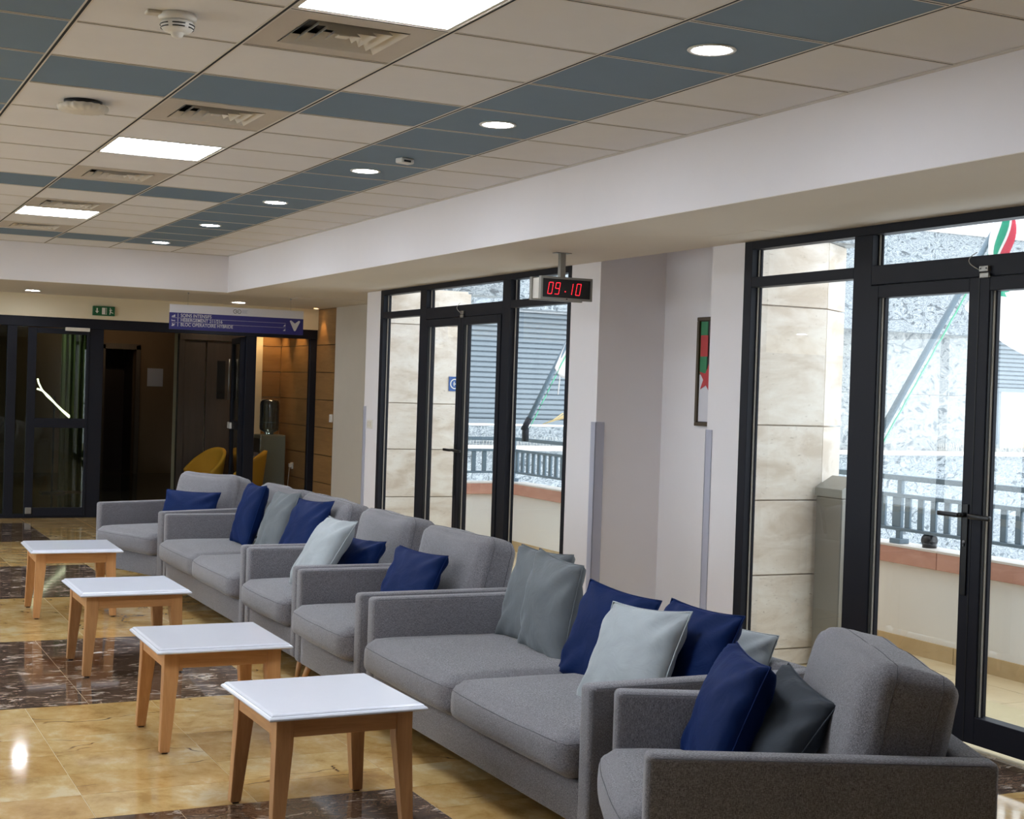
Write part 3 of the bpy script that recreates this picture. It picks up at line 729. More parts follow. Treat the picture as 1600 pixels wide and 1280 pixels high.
# ================================================================== CEILING FIXTURES
def panel_light(i, j, label):
    t = thing('ceiling_light', label, 'ceiling light', (i*.6+.3, j*.6+.3, H))
    bm = bmesh.new()
    for a in ((-.288,-.288,.288,-.272), (-.288,.272,.288,.288), (-.288,-.272,-.272,.272), (.272,-.272,.288,.272)): box(bm, a[0], a[1], -.004, a[2], a[3], .02)
    obj('frame', bm, M['grid'], t)
    obj('diffuser', B(-.272, -.272, -.001, .272, .272, .012), M['led_panel'], t); return t
panel_light(1, -2, 'large bright square light panel at the top edge of the picture, beside the biggest vent')
panel_light(1, 4, 'glowing square light panel second from the camera, between two vents')
panel_light(1, 10, 'farthest glowing square light panel in the ceiling, small and near the far wall')
for (i, j), q in zip(((-4,-2), (-4,4), (-4,10)), ('level with the nearest table', 'level with the farther sofa', 'nearest the dark screen')): panel_light(i, j, 'square light panel over the open lobby, '+q)
dn = ['nearest', 'second nearest', 'third', 'fourth', 'fifth', 'farthest']
def downlight(x, y, z, label, r=.072, mat='led_down', group=None):
    t = thing('downlight', label, 'downlight', (x, y, z), group=group)
    bm = bmesh.new(); lathe(bm, [(r*1.0, -.001), (r*1.22, -.001), (r*1.25, -.004), (r*1.2, -.007), (r*1.0, -.006), (r*1.0, -.001)], 32, caps=False); obj('bezel', bm, M['white'], t)
    bm = bmesh.new(); lathe(bm, [(r*.999, -.0045), (r*.99, -.0015)], 32); obj('lens', bm, M[mat], t); return t
for k, j in enumerate((-2, 1, 4, 7, 10, 13)):
    downlight(2.1, j*.6+.3, H-.003, dn[k]+' round downlight in the slate blue strip of ceiling tiles')
downlight(2.1, -2.7, H-.003, 'round downlight behind the camera in the slate blue strip')
downlight(1.315, 10.57, S-.003, 'round downlight in the soffit left of the exit sign')
downlight(3.546, 10.65, S-.003, 'round downlight in the soffit above the hanging direction sign')
for x, q in ((-1.0, 'just left of'), (-3.2, 'well left of')): downlight(x, 10.57, S-.003, 'round downlight in the far soffit '+q+' the picture edge')
def small_spot(x, y, z, label, aim, e):
    t = downlight(x, y, z, label, .03, 'led_warm'); spot('spot_lamp', (x, y, z-.02), aim, e, 1.25, (1,.62,.28)); return t
small_spot(4.58, 11.02, S-.003, 'small warm spotlight above the wood panelled wall, just before the dark screen', (4.68, 11.02, 1.2), 8)
small_spot(4.45, 12.45, S-.001, 'small warm spotlight behind the screen lighting the wood above the water dispenser', (4.6, 12.67, 1.2), 20)
small_spot(4.55, 11.85, S-.001, 'small warm spotlight behind the screen lighting the side wood wall', (4.68, 11.85, 1.2), 20)
spot('hall_glow', (3.9, 17.9, 2.4), (4.0, 19.0, 1.8), 5, 2.2, (1,.7,.4))
spot('hall_glow', (2.9, 18.3, 2.4), (3.0, 19.0, 1.9), 2, 2.2, (1,.7,.4))
spot('hall_glow', (3.8, 12.1, 2.4), (3.7, 12.72, .6), 3, 2.4, (1,.8,.6))
spot('hall_glow', (1.9, 14.5, 2.4), (1.9, 15.2, .0), 9, 2.6, (.8,1,.75))
# vents
def vent_template():
    t = thing('ceiling_vent', '', 'vent')
    bm = bmesh.new()
    for a in ((-.288,-.288,.288,-.19), (-.288,.19,.288,.288), (-.288,-.19,-.19,.19), (.19,-.19,.288,.19)): box(bm, a[0], a[1], -.003, a[2], a[3], .006)
    obj('face_plate', bm, M['vent'], t)
    bm = bmesh.new(); box(bm, -.2, -.2, .05, .2, .2, .06)
    for a in ((-.2,-.2,.2,-.19), (-.2,.19,.2,.2), (-.2,-.19,-.19,.19), (.19,-.19,.2,.19)): box(bm, a[0], a[1], .006, a[2], a[3], .05)
    obj('duct', bm, M['black'], t)
    for k in range(4):
        r0 = .180-.045*k; r1 = r0-.020; z1 = .026
        bm = bmesh.new(); c0 = [(-r0-.006,-r0-.006),(r0+.006,-r0-.006),(r0+.006,r0+.006),(-r0-.006,r0+.006)]; c1 = [(-r1,-r1),(r1,-r1),(r1,r1),(-r1,r1)]
        lo = [bm.verts.new((x, y, -.006)) for x, y in c0]; hi = [bm.verts.new((x, y, z1)) for x, y in c1]
        lo2 = [bm.verts.new((x*.985, y*.985, -.004)) for x, y in c0]; hi2 = [bm.verts.new((x*.98, y*.98, z1+.001)) for x, y in c1]
        for q in range(4):
            w = (q+1) % 4
            bm.faces.new((lo[q], lo[w], hi[w], hi[q])); bm.faces.new((lo2[w], lo2[q], hi2[q], hi2[w])); bm.faces.new((lo[w], lo[q], lo2[q], lo2[w])); bm.faces.new((hi[q], hi[w], hi2[w], hi2[q]))
        obj('louvre', bm, M['grid'], t)
    obj('centre_plate', B(-.022, -.022, -.002, .022, .022, .002), M['grid'], t)
    return t
vt = vent_template(); vl = ['largest ceiling vent, next to the light panel at the top edge', 'second ceiling vent, just before the second light panel', 'third ceiling vent, right behind the second light panel', 'fourth ceiling vent, small, touching the farthest light panel from the near side', 'farthest ceiling vent, beyond the last light panel']
for k, (i, j) in enumerate(sorted(VENTS, key=lambda q: q[1])):
    o = vt if k == 0 else copy_tree(vt)
    o.location = (i*.6+.3, j*.6+.3, H); o['label'] = vl[k]; o['group'] = 'square louvred ceiling vents'
# smoke detector
t = thing('smoke_detector', 'white round smoke detector hanging from the ceiling tile near the top left', 'detector', (.30, -.30, H-.004))
bm = bmesh.new(); lathe(bm, [(.062, 0), (.066, -.012), (.062, -.026)], 28); obj('base', bm, M['white'], t)
bm = bmesh.new(); box(bm, -.11, -.025, -.012, -.04, .025, 0, 0, .006, 2); obj('terminal_box', bm, M['white_dim'], t)
bm = bmesh.new(); lathe(bm, [(.052, -.026), (.058, -.034), (.055, -.050), (.045, -.060), (.030, -.064), (.024, -.066), (.018, -.078), (.010, -.082), (.002, -.083)], 28); obj('sensor_head', bm, M['white'], t)
bm = bmesh.new()
for z in (-.040, -.050):
    for k in range(6):
        a = k*PI/3; 
        pts = [((.0585-(.003 if z < -.045 else 0))*math.cos(a+q*.19), (.0585-(.003 if z < -.045 else 0))*math.sin(a+q*.19), z) for q in range(5)]
        tube(bm, pts, .0022, 5)
obj('vent_slots', bm, M['black'], t)
# ribbed air diffuser
t = thing('ribbed_diffuser', 'small ribbed off-white fitting with a dark gap under a beige ceiling tile', 'ceiling fitting', (.29, 1.52, H-.004))
bm = bmesh.new(); lathe(bm, [(.085, 0), (.085, -.02)], 28); obj('neck', bm, M['black'], t)
bm = bmesh.new()
n = 72; prof = [(.07, -.018), (.105, -.020), (.112, -.030), (.104, -.046), (.06, -.052)]
rings = []
for r, z in prof: rings.append([bm.verts.new((r*(1+.045*math.cos(k*2*PI/n*18))*math.cos(2*PI*k/n), r*(1+.045*math.cos(k*2*PI/n*18))*math.sin(2*PI*k/n), z)) for k in range(n)])
for A, Bq in zip(rings, rings[1:]):
    for k in range(n): f = bm.faces.new((A[k], A[(k+1) % n], Bq[(k+1) % n], Bq[k])); f.smooth = True
bm.faces.new(rings[-1]); obj('ribbed_cap', bm, M['white_dim'], t)
# little sensor
t = thing('motion_sensor', 'tiny white box sensor on the slate blue ceiling strip between two downlights', 'sensor', (2.12, 2.13, H-.004), .3)
obj('housing', B(-.045, -.03, -.03, .045, .03, 0, .008, 2), M['white'], t)
obj('lens', B(-.03, -.032, -.024, .02, -.026, -.012, .002, 1), M['black'], t)
# ================================================================== HANGING CLOCK
t = thing('digital_clock', 'grey framed double sided digital clock with red digits hanging from the soffit', 'clock', (3.518, 2.80, 2.16))
w_, h_ = .372, .146; hw = w_/2
for sgn, y0 in ((-1, 0.0), (1, .13)):
    ya, yb_ = (y0, y0+.03)
    bm = bmesh.new()
    box(bm, -hw, ya, 0, hw, yb_, .014); box(bm, -hw, ya, h_-.014, hw, yb_, h_); box(bm, -hw, ya, .014, -hw+.014, yb_, h_-.014); box(bm, hw-.014, ya, .014, hw, yb_, h_-.014)
    obj('bezel', bm, M['steel'], t)
    obj('display', B(-hw+.014, ya+.006, .014, hw-.014, yb_-.002, h_-.014), M['black'], t)
obj('housing', B(-hw+.01, .03, .008, hw-.01, .13, h_-.008), M['white'], t)
obj('sensor', B(-.004, -.004, .003, .006, 0, .011, .002, 1), M['black'], t)
SEG = {'0': 'abcdef', '9': 'abcdfg', '1': 'bc'}
def digits(bm, s_, x0, y):
    hh = .036; ww = .036; sl = .16
    P = {'a': ((0, 2), (1, 2)), 'b': ((1, 1), (1, 2)), 'c': ((1, 0), (1, 1)), 'd': ((0, 0), (1, 0)), 'e': ((0, 0), (0, 1)), 'f': ((0, 1), (0, 2)), 'g': ((0, 1), (1, 1))}
    x = x0
    for ch in s_:
        if ch == '.': cx, cz = x-.006, .0545; cyl(bm, (cx, y, cz), (cx, y-.002, cz), .0035, n=10); x += .014; continue
        for sg in SEG[ch]:
            (a, b), (c, d_) = P[sg]
            for k in range(6):
                tt = (k+.6)/6.2; px = (a+(c-a)*tt)*ww*.8; pz = (b+(d_-b)*tt)*hh
                cyl(bm, (x+px+pz*sl, y, .036+pz), (x+px+pz*sl, y-.002, .036+pz), .0022, n=8)
        x += .050
bm = bmesh.new(); digits(bm, '09', -.135, .006); digits(bm, '.', .0-.008+.006, .006); digits(bm, '1', .020-.012, .006); digits(bm, '0', .066, .006)
obj('digits', bm, M['led_red'], t)
bm = bmesh.new(); box(bm, -.0+.0-.018, .06, h_-.004, .018, .098, S-2.16-.003); box(bm, -.055, .05, S-2.16-.008, .055, .108, S-2.16-.0035); obj('stem', bm, M['steel'], t)
# ================================================================== HANGING SIGN
SX, SY, SZ = 2.49, 9.38, 2.087; SW, SH = 1.41, .253
t = thing('direction_sign', 'hanging white and indigo hospital direction sign with three lines of text and a down arrow', 'sign', (SX, SY, SZ))
obj('upper_band', B(0, 0, SH*.67, SW, .02, SH), M['sign_white'], t)
obj('lower_band', B(0, 0, 0, SW, .02, SH*.67), M['sign_blue'], t)
bm = bmesh.new()
for s_, fz in (('SOINS INTENSIFS', .50), ('H\u00c9BERGEMENT 211/216', .318), ('BLOC OP\u00c9RATOIRE HYBRIDE', .135)):
    merge(bm, text_mesh(s_, .048, .0005, sx=.87), Matrix.Translation((.112, -.001, SH*fz)) @ FACE_Y)
    box(bm, .082, -.0015, SH*fz-.004, .087, 0, SH*fz+.036)
for z in (.455, .27): box(bm, .02, -.0015, SH*z, 1.22, 0, SH*z+.0022)
obj('lettering', bm, M['sign_txt'], t)
bm = bmesh.new()
def poly_on(bm, pts, y=-.0015):
    vs = [bm.verts.new((x, y, z)) for x, z in pts]; vb = [bm.verts.new((x, 0, z)) for x, z in pts]; bm.faces.new(vs); n = len(pts)
    for k in range(n): bm.faces.new((vs[k], vb[k], vb[(k+1) % n], vs[(k+1) % n]))
poly_on(bm, [(.018,.125),(.03,.138),(.038,.134),(.046,.148),(.056,.148),(.056,.124),(.018,.124)])
poly_on(bm, [(.02,.08),(.02,.102),(.024,.102),(.024,.092),(.056,.092),(.056,.080),(.052,.080),(.052,.084),(.024,.084),(.024,.08)])
poly_on(bm, [(.018,.034),(.03,.046),(.022,.058),(.034,.060),(.040,.052),(.056,.058),(.056,.050),(.044,.044),(.052,.032),(.042,.036),(.032,.030)])
poly_on(bm, [(1.19,.083),(1.215,.106),(1.215,.083)]); poly_on(bm, [(1.19,.036),(1.215,.059),(1.215,.036)])
obj('pictogram', bm, M['sign_txt'], t)
bm = bmesh.new(); poly_on(bm, [(1.262,.145),(1.275,.15),(1.318,.118),(1.36,.15),(1.374,.145),(1.374,.138),(1.328,.044),(1.318,.038),(1.308,.044),(1.262,.138)]); obj('arrow', bm, M['sign_txt'], t)
bm = bmesh.new()
for cx, a0, a1 in ((.675, .35, 2*PI), (.717, -PI*.9, PI*.85)):
    for k in range(24):
        A0, A1 = a0+(a1-a0)*k/24, a0+(a1-a0)*(k+1)/24
        vs = [bm.verts.new((cx+r*math.cos(a), -.001, .212+r*math.sin(a))) for r, a in ((.0165, A0), (.0165, A1), (.0215, A1), (.0215, A0))]; bm.faces.new(vs)
box(bm, .675, -.0015, .2095, .694, 0, .2145); box(bm, .700, -.0015, .2095, .718, 0, .2145)
obj('logo', bm, M['sign_black'], t)
bm = bmesh.new()
for k, s_ in enumerate(('Groupe', 'Ortho', 'Clinique')): pass
for k, wd in enumerate((.058, .042, .05)):
    x = .748; 
    while x < .748+wd: box(bm, x, -.0012, .222-k*.012, x+.005, 0, .229-k*.012); x += .0068
obj('small_print', bm, M['guard'], t)
bm = bmesh.new()
for x in (.185, 1.27):
    cyl(bm, (x, .01, SH), (x, .01, S-SZ-.003), .0012, n=6); cyl(bm, (x, .01, S-SZ-.02), (x, .01, S-SZ-.003), .008, n=10)
obj('suspension_wire', bm, M['steel'], t)
# ================================================================== EXIT SIGN
t = thing('exit_sign', 'small green emergency exit sign with arrow, door and running figure above the dark screen', 'sign', (2.045, FY-.10, 2.262))
obj('body', B(0, 0, 0, .24, .04, .104, .003, 1), M['exit_green'], t)
bm = bmesh.new()
def pe(pts): poly_on(bm, pts, -.0015)
pe([(.038,.082),(.052,.082),(.052,.048),(.066,.05),(.045,.024),(.024,.05),(.038,.048)])
pe([(.098,.014),(.134,.014),(.134,.088),(.098,.088)])
pe([(.140,.014),(.150,.014),(.150,.088),(.140,.088),(.140,.082),(.145,.082),(.145,.018),(.140,.018)])
pe([(.176,.058),(.186,.074),(.200,.072),(.210,.060),(.206,.056),(.198,.064),(.194,.052),(.206,.040),(.222,.036),(.222,.028),(.204,.032),(.194,.040),(.188,.014),(.180,.014),(.184,.046),(.182,.062)])
for f in list(bm.faces)[:0]: pass
cyl(bm, (.188, 0, .083), (.188, -.0015, .083), .006, n=10)
obj('pictogram', bm, M['white'], t)
# ================================================================== WALL ITEMS
for k, (y, lab) in enumerate(((7.73, 'tall pale grey corner guard at the far end of the window wall'), (3.22, 'wide pale grey corner guard on the near side of the farther window'), (1.88, 'slim pale grey corner guard beside the nearer window frame'))):
    bm = bmesh.new()
    if k == 0: box(bm, 3.994, y-.06, 0, 4.0, y+.006, 1.38); box(bm, 3.994, y, 0, 4.06, y+.006, 1.38)
    elif k == 1: box(bm, 3.994, y-.006, 0, 4.0, y+.06, 1.38, 0, .002, 1); box(bm, 3.994, y-.006, 0, 4.065, y, 1.38, 0, .002, 1)
    else: box(bm, 3.994, y-.06, 0, 4.0, y+.006, 1.38, 0, .002, 1); box(bm, 3.994, y, 0, 4.06, y+.006, 1.38)
    tag(obj('corner_guard', bm, M['guard']), lab, 'corner guard', 'grey corner guards on the window wall')
t = thing('light_switch', 'white double light switch on the white wall beside the farther window', 'switch', (4.0, 7.555, 1.215))
obj('plate', B(-.008, -.07, -.042, 0, .07, .042, .003, 1), M['white'], t); obj('rocker', B(-.012, .01, -.026, -.008, .05, .026, .001, 1), M['white_dim'], t); obj('rocker', B(-.012, -.05, -.026, -.008, -.01, .026, .001, 1), M['white_dim'], t)
t = thing('light_switch', 'small white switch at the edge of the wood panelling', 'switch', (4.68, 10.63, 1.185))
obj('plate', B(-.02, -.04, -.045, 0, .04, .045, .003, 1), M['white'], t); obj('rocker', B(-.026, -.02, -.025, -.02, .02, .025, .001, 1), M['white_dim'], t)
t = thing('wall_socket', 'white socket with plug and hanging cable on the wood behind the glass', 'socket', (4.66, 12.06, .55))
obj('plate', B(0, -.04, -.04, .018, .04, .04, .003, 1), M['white'], t); bm = bmesh.new(); box(bm, -.03, -.02, -.02, 0, .02, .025, 0, .004); tube(bm, [(-.02,0,-.02), (-.03,.02,-.2), (-.02,.05,-.4), (-.05,.1,-.53)], .004, 6); obj('plug', bm, M['white'], t)
t = thing('notice', 'pale sheet of paper on the dim wall deep behind the dark screen', 'notice', (4.45, 18.995, 1.6))
obj('sheet', B(-.13, -.004, -.15, .13, 0, .15), M['guard'], t)
# framed picture in the niche
t = thing('picture_frame', 'dark gilt framed picture of a green, white and red flag in the wall niche', 'picture', (4.52, 2.50, 1.74))
def pf(n, y0, z0, y1, z1, x0, x1, m): return obj(n, B(x0, y0, z0, x1, y1, z1), M[m], t)
bm = bmesh.new()
for a in ((-.27, -.36, .27, -.335), (-.27, .335, .27, .36), (-.27, -.335, -.245, .335), (.245, -.335, .27, .335)): box(bm, -.03, a[0], a[1], 0, a[2], a[3], 0, .004)
obj('frame', bm, M['pic_frame'], t)
pf('mount', -.245, -.335, .245, .335, -.012, -.002, 'pic_d')
pf('flag_green', .16, -.10, .24, .33, -.016, -.012, 'pic_g'); pf('flag_red', .15, .10, .235, .24, -.018, -.016, 'pic_r')
pf('flag_white', .05, -.33, .24, -.02, -.0165, -.0125, 'sign_white')
bm = bmesh.new(); pts = []
for k in range(10):
    a = PI/2+k*PI/5+.2; r = .10 if k % 2 == 0 else .04; pts.append((.15+r*math.cos(a), -.05+r*math.sin(a)))
prism(bm, pts, 0, .002, Matrix(((0,0,1,-.020),(1,0,0,0),(0,1,0,0),(0,0,0,1)))); bmesh.ops.recalc_face_normals(bm, faces=bm.faces); obj('star', bm, M['pic_r'], t)
# ================================================================== BEHIND THE SCREEN: dispenser, chairs, curtain, imitated reflection lines
t = thing('water_dispenser', 'grey free-standing water dispenser with an upturned blue bottle behind the glass', 'water dispenser', (4.43, 12.28, 0))
obj('cabinet', B(-.15, -.16, 0, .17, .16, .925, .012, 2), M['dispenser'], t)
obj('front_panel', B(-.158, -.14, .08, -.149, .14, .88, .004, 1), M['black'], t)
obj('tap_recess', B(-.162, -.10, .52, -.157, .10, .70, .002, 1), M['guard'], t)
bm = bmesh.new(); box(bm, -.185, -.05, .62, -.158, -.02, .65, 0, .004); box(bm, -.185, .02, .62, -.158, .05, .65, 0, .004); obj('tap', bm, M['white'], t)
obj('edge_strip', B(-.156, -.166, .02, -.146, -.156, .92, .002, 1), M['chrome'], t)
bm = bmesh.new(); lathe(bm, [(.05, .925), (.06, .95), (.118, .98), (.124, 1.02), (.122, 1.14), (.126, 1.15), (.122, 1.16), (.124, 1.30), (.118, 1.335), (.10, 1.36), (.06, 1.365)], 28); obj('bottle', bm, M['bottle'], t)
def lounge(loc, rz, label):
    t = thing('lounge_chair', label, 'chair', loc, rz)
    bm = bmesh.new(); n, mm = 18, 8; g_ = []
    for a in range(n+1):
        th = -PI*.62+PI*1.24*a/n; row = []
        for b in range(mm+1):
            h = .30+.45*(b/mm)*(.55+.45*math.cos(th)); r = .22+.05*b/mm
            row.append(bm.verts.new((-r*math.cos(th)*-1, r*math.sin(th), h)))
        g_.append(row)
    for a in range(n):
        for b in range(mm): f = bm.faces.new((g_[a][b], g_[a+1][b], g_[a+1][b+1], g_[a][b+1])); f.smooth = True
    o = obj('shell', bm, M['mustard'], t); s = o.modifiers.new('s', 'SOLIDIFY'); s.thickness = .04
    bm = bmesh.new(); lathe(bm, [(.02, .30), (.19, .31), (.21, .36), (.18, .42), (.02, .44)], 24); obj('seat', bm, M['mustard'], t)
    for sx in (-1, 1):
        for sy in (-1, 1): bm = bmesh.new(); cyl(bm, (.12*sx, .12*sy, .31), (.18*sx, .18*sy, 0), .014, .010, 8); obj('leg', bm, M['alu'], t)
lounge((3.62, 12.30, 0), .5, 'mustard yellow lounge chair partly hidden behind the open door leaf')
lounge((4.0, 11.82, 0), -.4, 'mustard yellow lounge chair just left of the water dispenser')
bm = bmesh.new(); n = 60
for k in range(n):
    x0, x1 = 2.30+.42*k/n, 2.30+.42*(k+1)/n
    f0, f1 = .03*math.sin(k*.7), .03*math.sin((k+1)*.7)
    vs = [bm.verts.new(p) for p in ((x0, f0, .02), (x1, f1, .02), (x1, f1, 2.4), (x0, f0, 2.4))]; f = bm.faces.new(vs); f.smooth = True
bmesh.ops.remove_doubles(bm, verts=bm.verts, dist=.0005)
o = obj('curtain', bm, M['curtain']); o.location = (0, 14.9, 0); s = o.modifiers.new('s', 'SOLIDIFY'); s.thickness = .004
tag(o, 'olive green pleated curtain seen through the closed glass door', 'curtain')
t = thing('reflection_tubes', 'pair of curved glowing tubes imitating reflected light lines, on an added stand behind the closed glass door', 'light', (2.2, 14.75, 0))  # added glowing tubes and stand, imitating curved reflections in the glass
bm = bmesh.new(); cyl(bm, (0, .02, 0), (0, .02, 1.3), .012); box(bm, -.15, -.12, 0, .15, .15, .02); obj('added_stand', bm, M['alu'], t)
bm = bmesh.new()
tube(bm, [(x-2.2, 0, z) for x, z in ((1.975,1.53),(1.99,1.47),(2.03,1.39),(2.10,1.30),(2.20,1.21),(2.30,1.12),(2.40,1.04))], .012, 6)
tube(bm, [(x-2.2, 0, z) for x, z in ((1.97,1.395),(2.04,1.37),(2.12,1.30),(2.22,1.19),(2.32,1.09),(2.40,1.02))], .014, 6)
obj('reflection_line', bm, M['reflection_glow'], t)
t = thing('reception_counter', 'pale waist-high counter behind the glass at the left edge', 'counter', (.55, 13.4, 0))
obj('body', B(-.6, -.3, 0, .62, .3, 1.02, .01, 2), M['cream'], t); obj('worktop', B(-.63, -.33, 1.02, .65, .33, 1.06, .006, 2), M['white'], t)
# ================================================================== COFFEE TABLES
def make_table():
    t = thing('coffee_table', '', 'table')
    hx, hy = .292, .305
    bm = bmesh.new()
    prof = [(0, .418), (.0, .424), (-.004, .432), (-.010, .436), (-.012, .442), (-.020, .4495)]
    prof = [(.018, .425), (.004, .426), (.0, .430), (.0, .434), (.004, .439), (.010, .441), (.011, .444), (.015, .4475), (.020, .449)]
    rings = []
    for d, z in prof: rings.append([bm.verts.new((sx*(hx-d), sy*(hy-d), z)) for sx, sy in ((-1,-1),(1,-1),(1,1),(-1,1))])
    for A, Bq in zip(rings, rings[1:]):
        for k in range(4): bm.faces.new((A[k], A[(k+1) % 4], Bq[(k+1) % 4], Bq[k]))
    bm.faces.new(rings[0][::-1]); bm.faces.new(rings[-1]); obj('table_top', bm, M['lacquer'], t)
    lx, ly, w0, w1 = .252, .262, .062, .040
    for sx in (-1, 1):
        for sy in (-1, 1):
            bm = bmesh.new()
            def ring(w, z, o=0): return [bm.verts.new((sx*(lx+o-a*w), sy*(ly+o-b*w), z)) for a, b in ((0,0),(1,0),(1,1),(0,1))]
            R = [ring(w1, .006, .010), ring(w0, .33, 0), ring(w0, .425, 0)]
            for A, Bq in zip(R, R[1:]):
                for k in range(4): bm.faces.new((A[k], A[(k+1) % 4], Bq[(k+1) % 4], Bq[k]))
            bm.faces.new(R[0][::-1]); bm.faces.new(R[-1]); bmesh.ops.recalc_face_normals(bm, faces=bm.faces)
            bmesh.ops.bevel(bm, geom=list(bm.edges), offset=.0025, segments=2, affect='EDGES')
            l = obj('leg', bm, M['beech'], t)
            obj('glide', B(sx*(lx-.012)-.012, sy*(ly-.012)-.012, 0, sx*(lx-.012)+.012, sy*(ly-.012)+.012, .006), M['pic_d'], l)
    for s_ in (-1, 1):
        obj('rail', B(-lx+w0, s_*(ly-.012)-.009, .358, lx-w0, s_*(ly-.012)+.009, .425, .001, 1), M['beech_y'], t)
        obj('rail', B(s_*(lx-.012)-.009, -ly+w0, .358, s_*(lx-.012)+.009, ly-w0, .425, .001, 1), M['beech_x'], t)
    return t
tb = make_table()
for k, (x, y, rz, lab) in enumerate(((.898, -.297, .012, 'nearest square white-topped beech table, cut off by the bottom of the picture'), (.813, .998, -.012, 'second nearest square white-topped beech table, standing in front of the single armchairs'), (.78, 2.686, .0, 'third square white-topped beech table, on the dark marble square before the far sofa'), (.805, 4.625, -.03, 'farthest square white-topped beech table, by the far armchair'))):
    o = tb if k == 0 else copy_tree(tb)
    o.location = (x, y, 0); o.rotation_euler = (0, 0, rz); o['label'] = lab; o['group'] = 'white-topped beech coffee tables'
# ================================================================== SOFAS AND ARMCHAIRS  (local x: front -> back, y: width)
def soft(w, d, h, r, bulge, cuts=13, noise_a=.0, seed=0, sag=0):
    """soft box centred at origin; bulge = (front-, back+, sides, top, bottom)"""
    hx, hy, hz = d/2, w/2, h/2
    def f(p):
        x, y, z = p.x*hx, p.y*hy, p.z*hz
        q = Vector((max(-(hx-r), min(hx-r, x)), max(-(hy-r), min(hy-r, y)), max(-(hz-r), min(hz-r, z))))
        dlt = Vector((x, y, z))-q
        c = q + (dlt.normalized()*r if dlt.length > 1e-6 else dlt)
        fx, fy, fz = 1-p.x**2, 1-p.y**2, 1-p.z**2
        if p.x < -.999: c.x -= bulge[0]*fy**.6*fz**.6
        if p.x > .999: c.x += bulge[1]*fy**.6*fz**.6
        if abs(p.y) > .999: c.y += math.copysign(bulge[2]*fx**.6*fz**.6, p.y)
        if p.z > .999: c.z += bulge[3]*(fx*fy)**.5
        if p.z < -.999: c.z -= bulge[4]*(fx*fy)**.5
        if sag: c.z -= sag*(p.z+1)/2*math.cos(p.y*PI/2)**2*(.6+.4*math.sin(seed))
        if noise_a: c += noise.noise_vector(Vector((c.x*5+seed*7, c.y*5, c.z*5)))*noise_a + noise.noise_vector(Vector((c.x*16+seed*3, c.y*16, c.z*16)))*noise_a*.25
        return c
    bm = bmesh.new(); bmesh.ops.create_cube(bm, size=2)
    bmesh.ops.subdivide_edges(bm, edges=list(bm.edges), cuts=cuts, use_grid_fill=True)
    # pack rows near the edges so the rounding is smooth
    def warp(a): return math.copysign(abs(a)**.62, a) if abs(a) < .999 else a
    vv = {}
    for v in bm.verts:
        p = Vector((warp(v.co.x), warp(v.co.y), warp(v.co.z))); v.co = f(p)
    return bm, f
def ring_path(f, plane, at, inset=.0, n=20):
    """closed path on the soft box: plane 'z' at height at, or plane 'x' at depth at"""
    pts = []
    side = [((-1, -1), (1, -1)), ((1, -1), (1, 1)), ((1, 1), (-1, 1)), ((-1, 1), (-1, -1))]
    for (a0, b0), (a1, b1) in side:
        for k in range(n):
            a, b = a0+(a1-a0)*k/n, b0+(b1-b0)*k/n
            p = Vector((a, b, at)) if plane == 'z' else Vector((at, a, b))
            pts.append(f(p))
    return pts
AW = .08; DEP = .97
def cushion(name, w, d, h, loc, rot, r, bulge, na, seed, parent, seams, sag=0):
    bm, f = soft(w, d, h, r, bulge, 13, na, seed, sag)
    o = obj(name, bm, M['fabric'], parent, True); o.location = loc; o.rotation_euler = rot
    bm = bmesh.new()
    for pl, at in seams: tube(bm, ring_path(f, pl, at), .0014, 5, True)
    obj('piping', bm, M['seam'], o)
    return o
def make_seat(label, nseat, width, cat, name, group, backs=True, seed=0, bw=0, bt=.19):
    t = thing(name, label, cat, group=group)
    W2 = width/2
    for s_ in (-1, 1):
        y0, y1 = (W2-AW, W2) if s_ > 0 else (-W2, -W2+AW)
        o = obj('armrest', B(0, y0, .11, DEP, y1, .60, .020, 4), M['fabric'], t, True)
        bm = bmesh.new()
        for yy in (y0+.004, y1-.004):
            tube(bm, [(.012, yy, .13), (.012, yy, .578), (.024, yy, .590), (DEP-.03, yy, .590), (DEP-.012, yy, .572), (DEP-.012, yy, .13)], .0026, 5)
        obj('piping', bm, M['seam'], o)
    obj('backrest', B(DEP-.10, -W2+AW-.01, .11, DEP-.002, W2-AW+.01, .598, .022, 4), M['fabric'], t, True)
    obj('base', B(.008, -W2+AW, .11, DEP-.09, W2-AW, .262, .008, 2), M['fabric'], t, True)
    iw = width-2*AW; cw = iw/nseat
    for k in range(nseat):
        yc = -iw/2+cw*(k+.5)
        cushion('seat_cushion', cw-.006, .89, .155, (.40, yc, .335), (0, .012, 0), .045, (.030, 0, .003, .030, 0), .004, seed+k*1.7, t, (('z', .62),))
        if backs:
            cushion('back_cushion', cw-.03+bw, bt, .40, (.735, yc+rnd.uniform(-.01, .01), .625), (0, .22, rnd.uniform(-.03, .03)), .05, (.035, .02, .008, .018, 0), .010, seed+k*2.3+5, t, (('x', -.55), ('x', .55)), .012)
    for sx in (0, 1):
        for s_ in (-1, 1):
            bm = bmesh.new(); x = .07 if sx == 0 else DEP-.07; dx = -.035 if sx == 0 else .035
            cyl(bm, (x, s_*(W2-.08), .112), (x+dx, s_*(W2-.045), 0), .020, .012, 14); obj('leg', bm, M['beech'], t, True)
    return t
def place(t, x, y, rz): t.location = (x, y, 0); t.rotation_euler = (0, 0, rz)
def far_corner(t, px, py, rz, width):
    # origin is at mid front; far corner is +y local
    t.rotation_euler = (0, 0, rz); t.location = (px+math.sin(rz)*width/2, py-math.cos(rz)*width/2, 0)
G = 'grey upholstered seats in the waiting row'
WA = .975
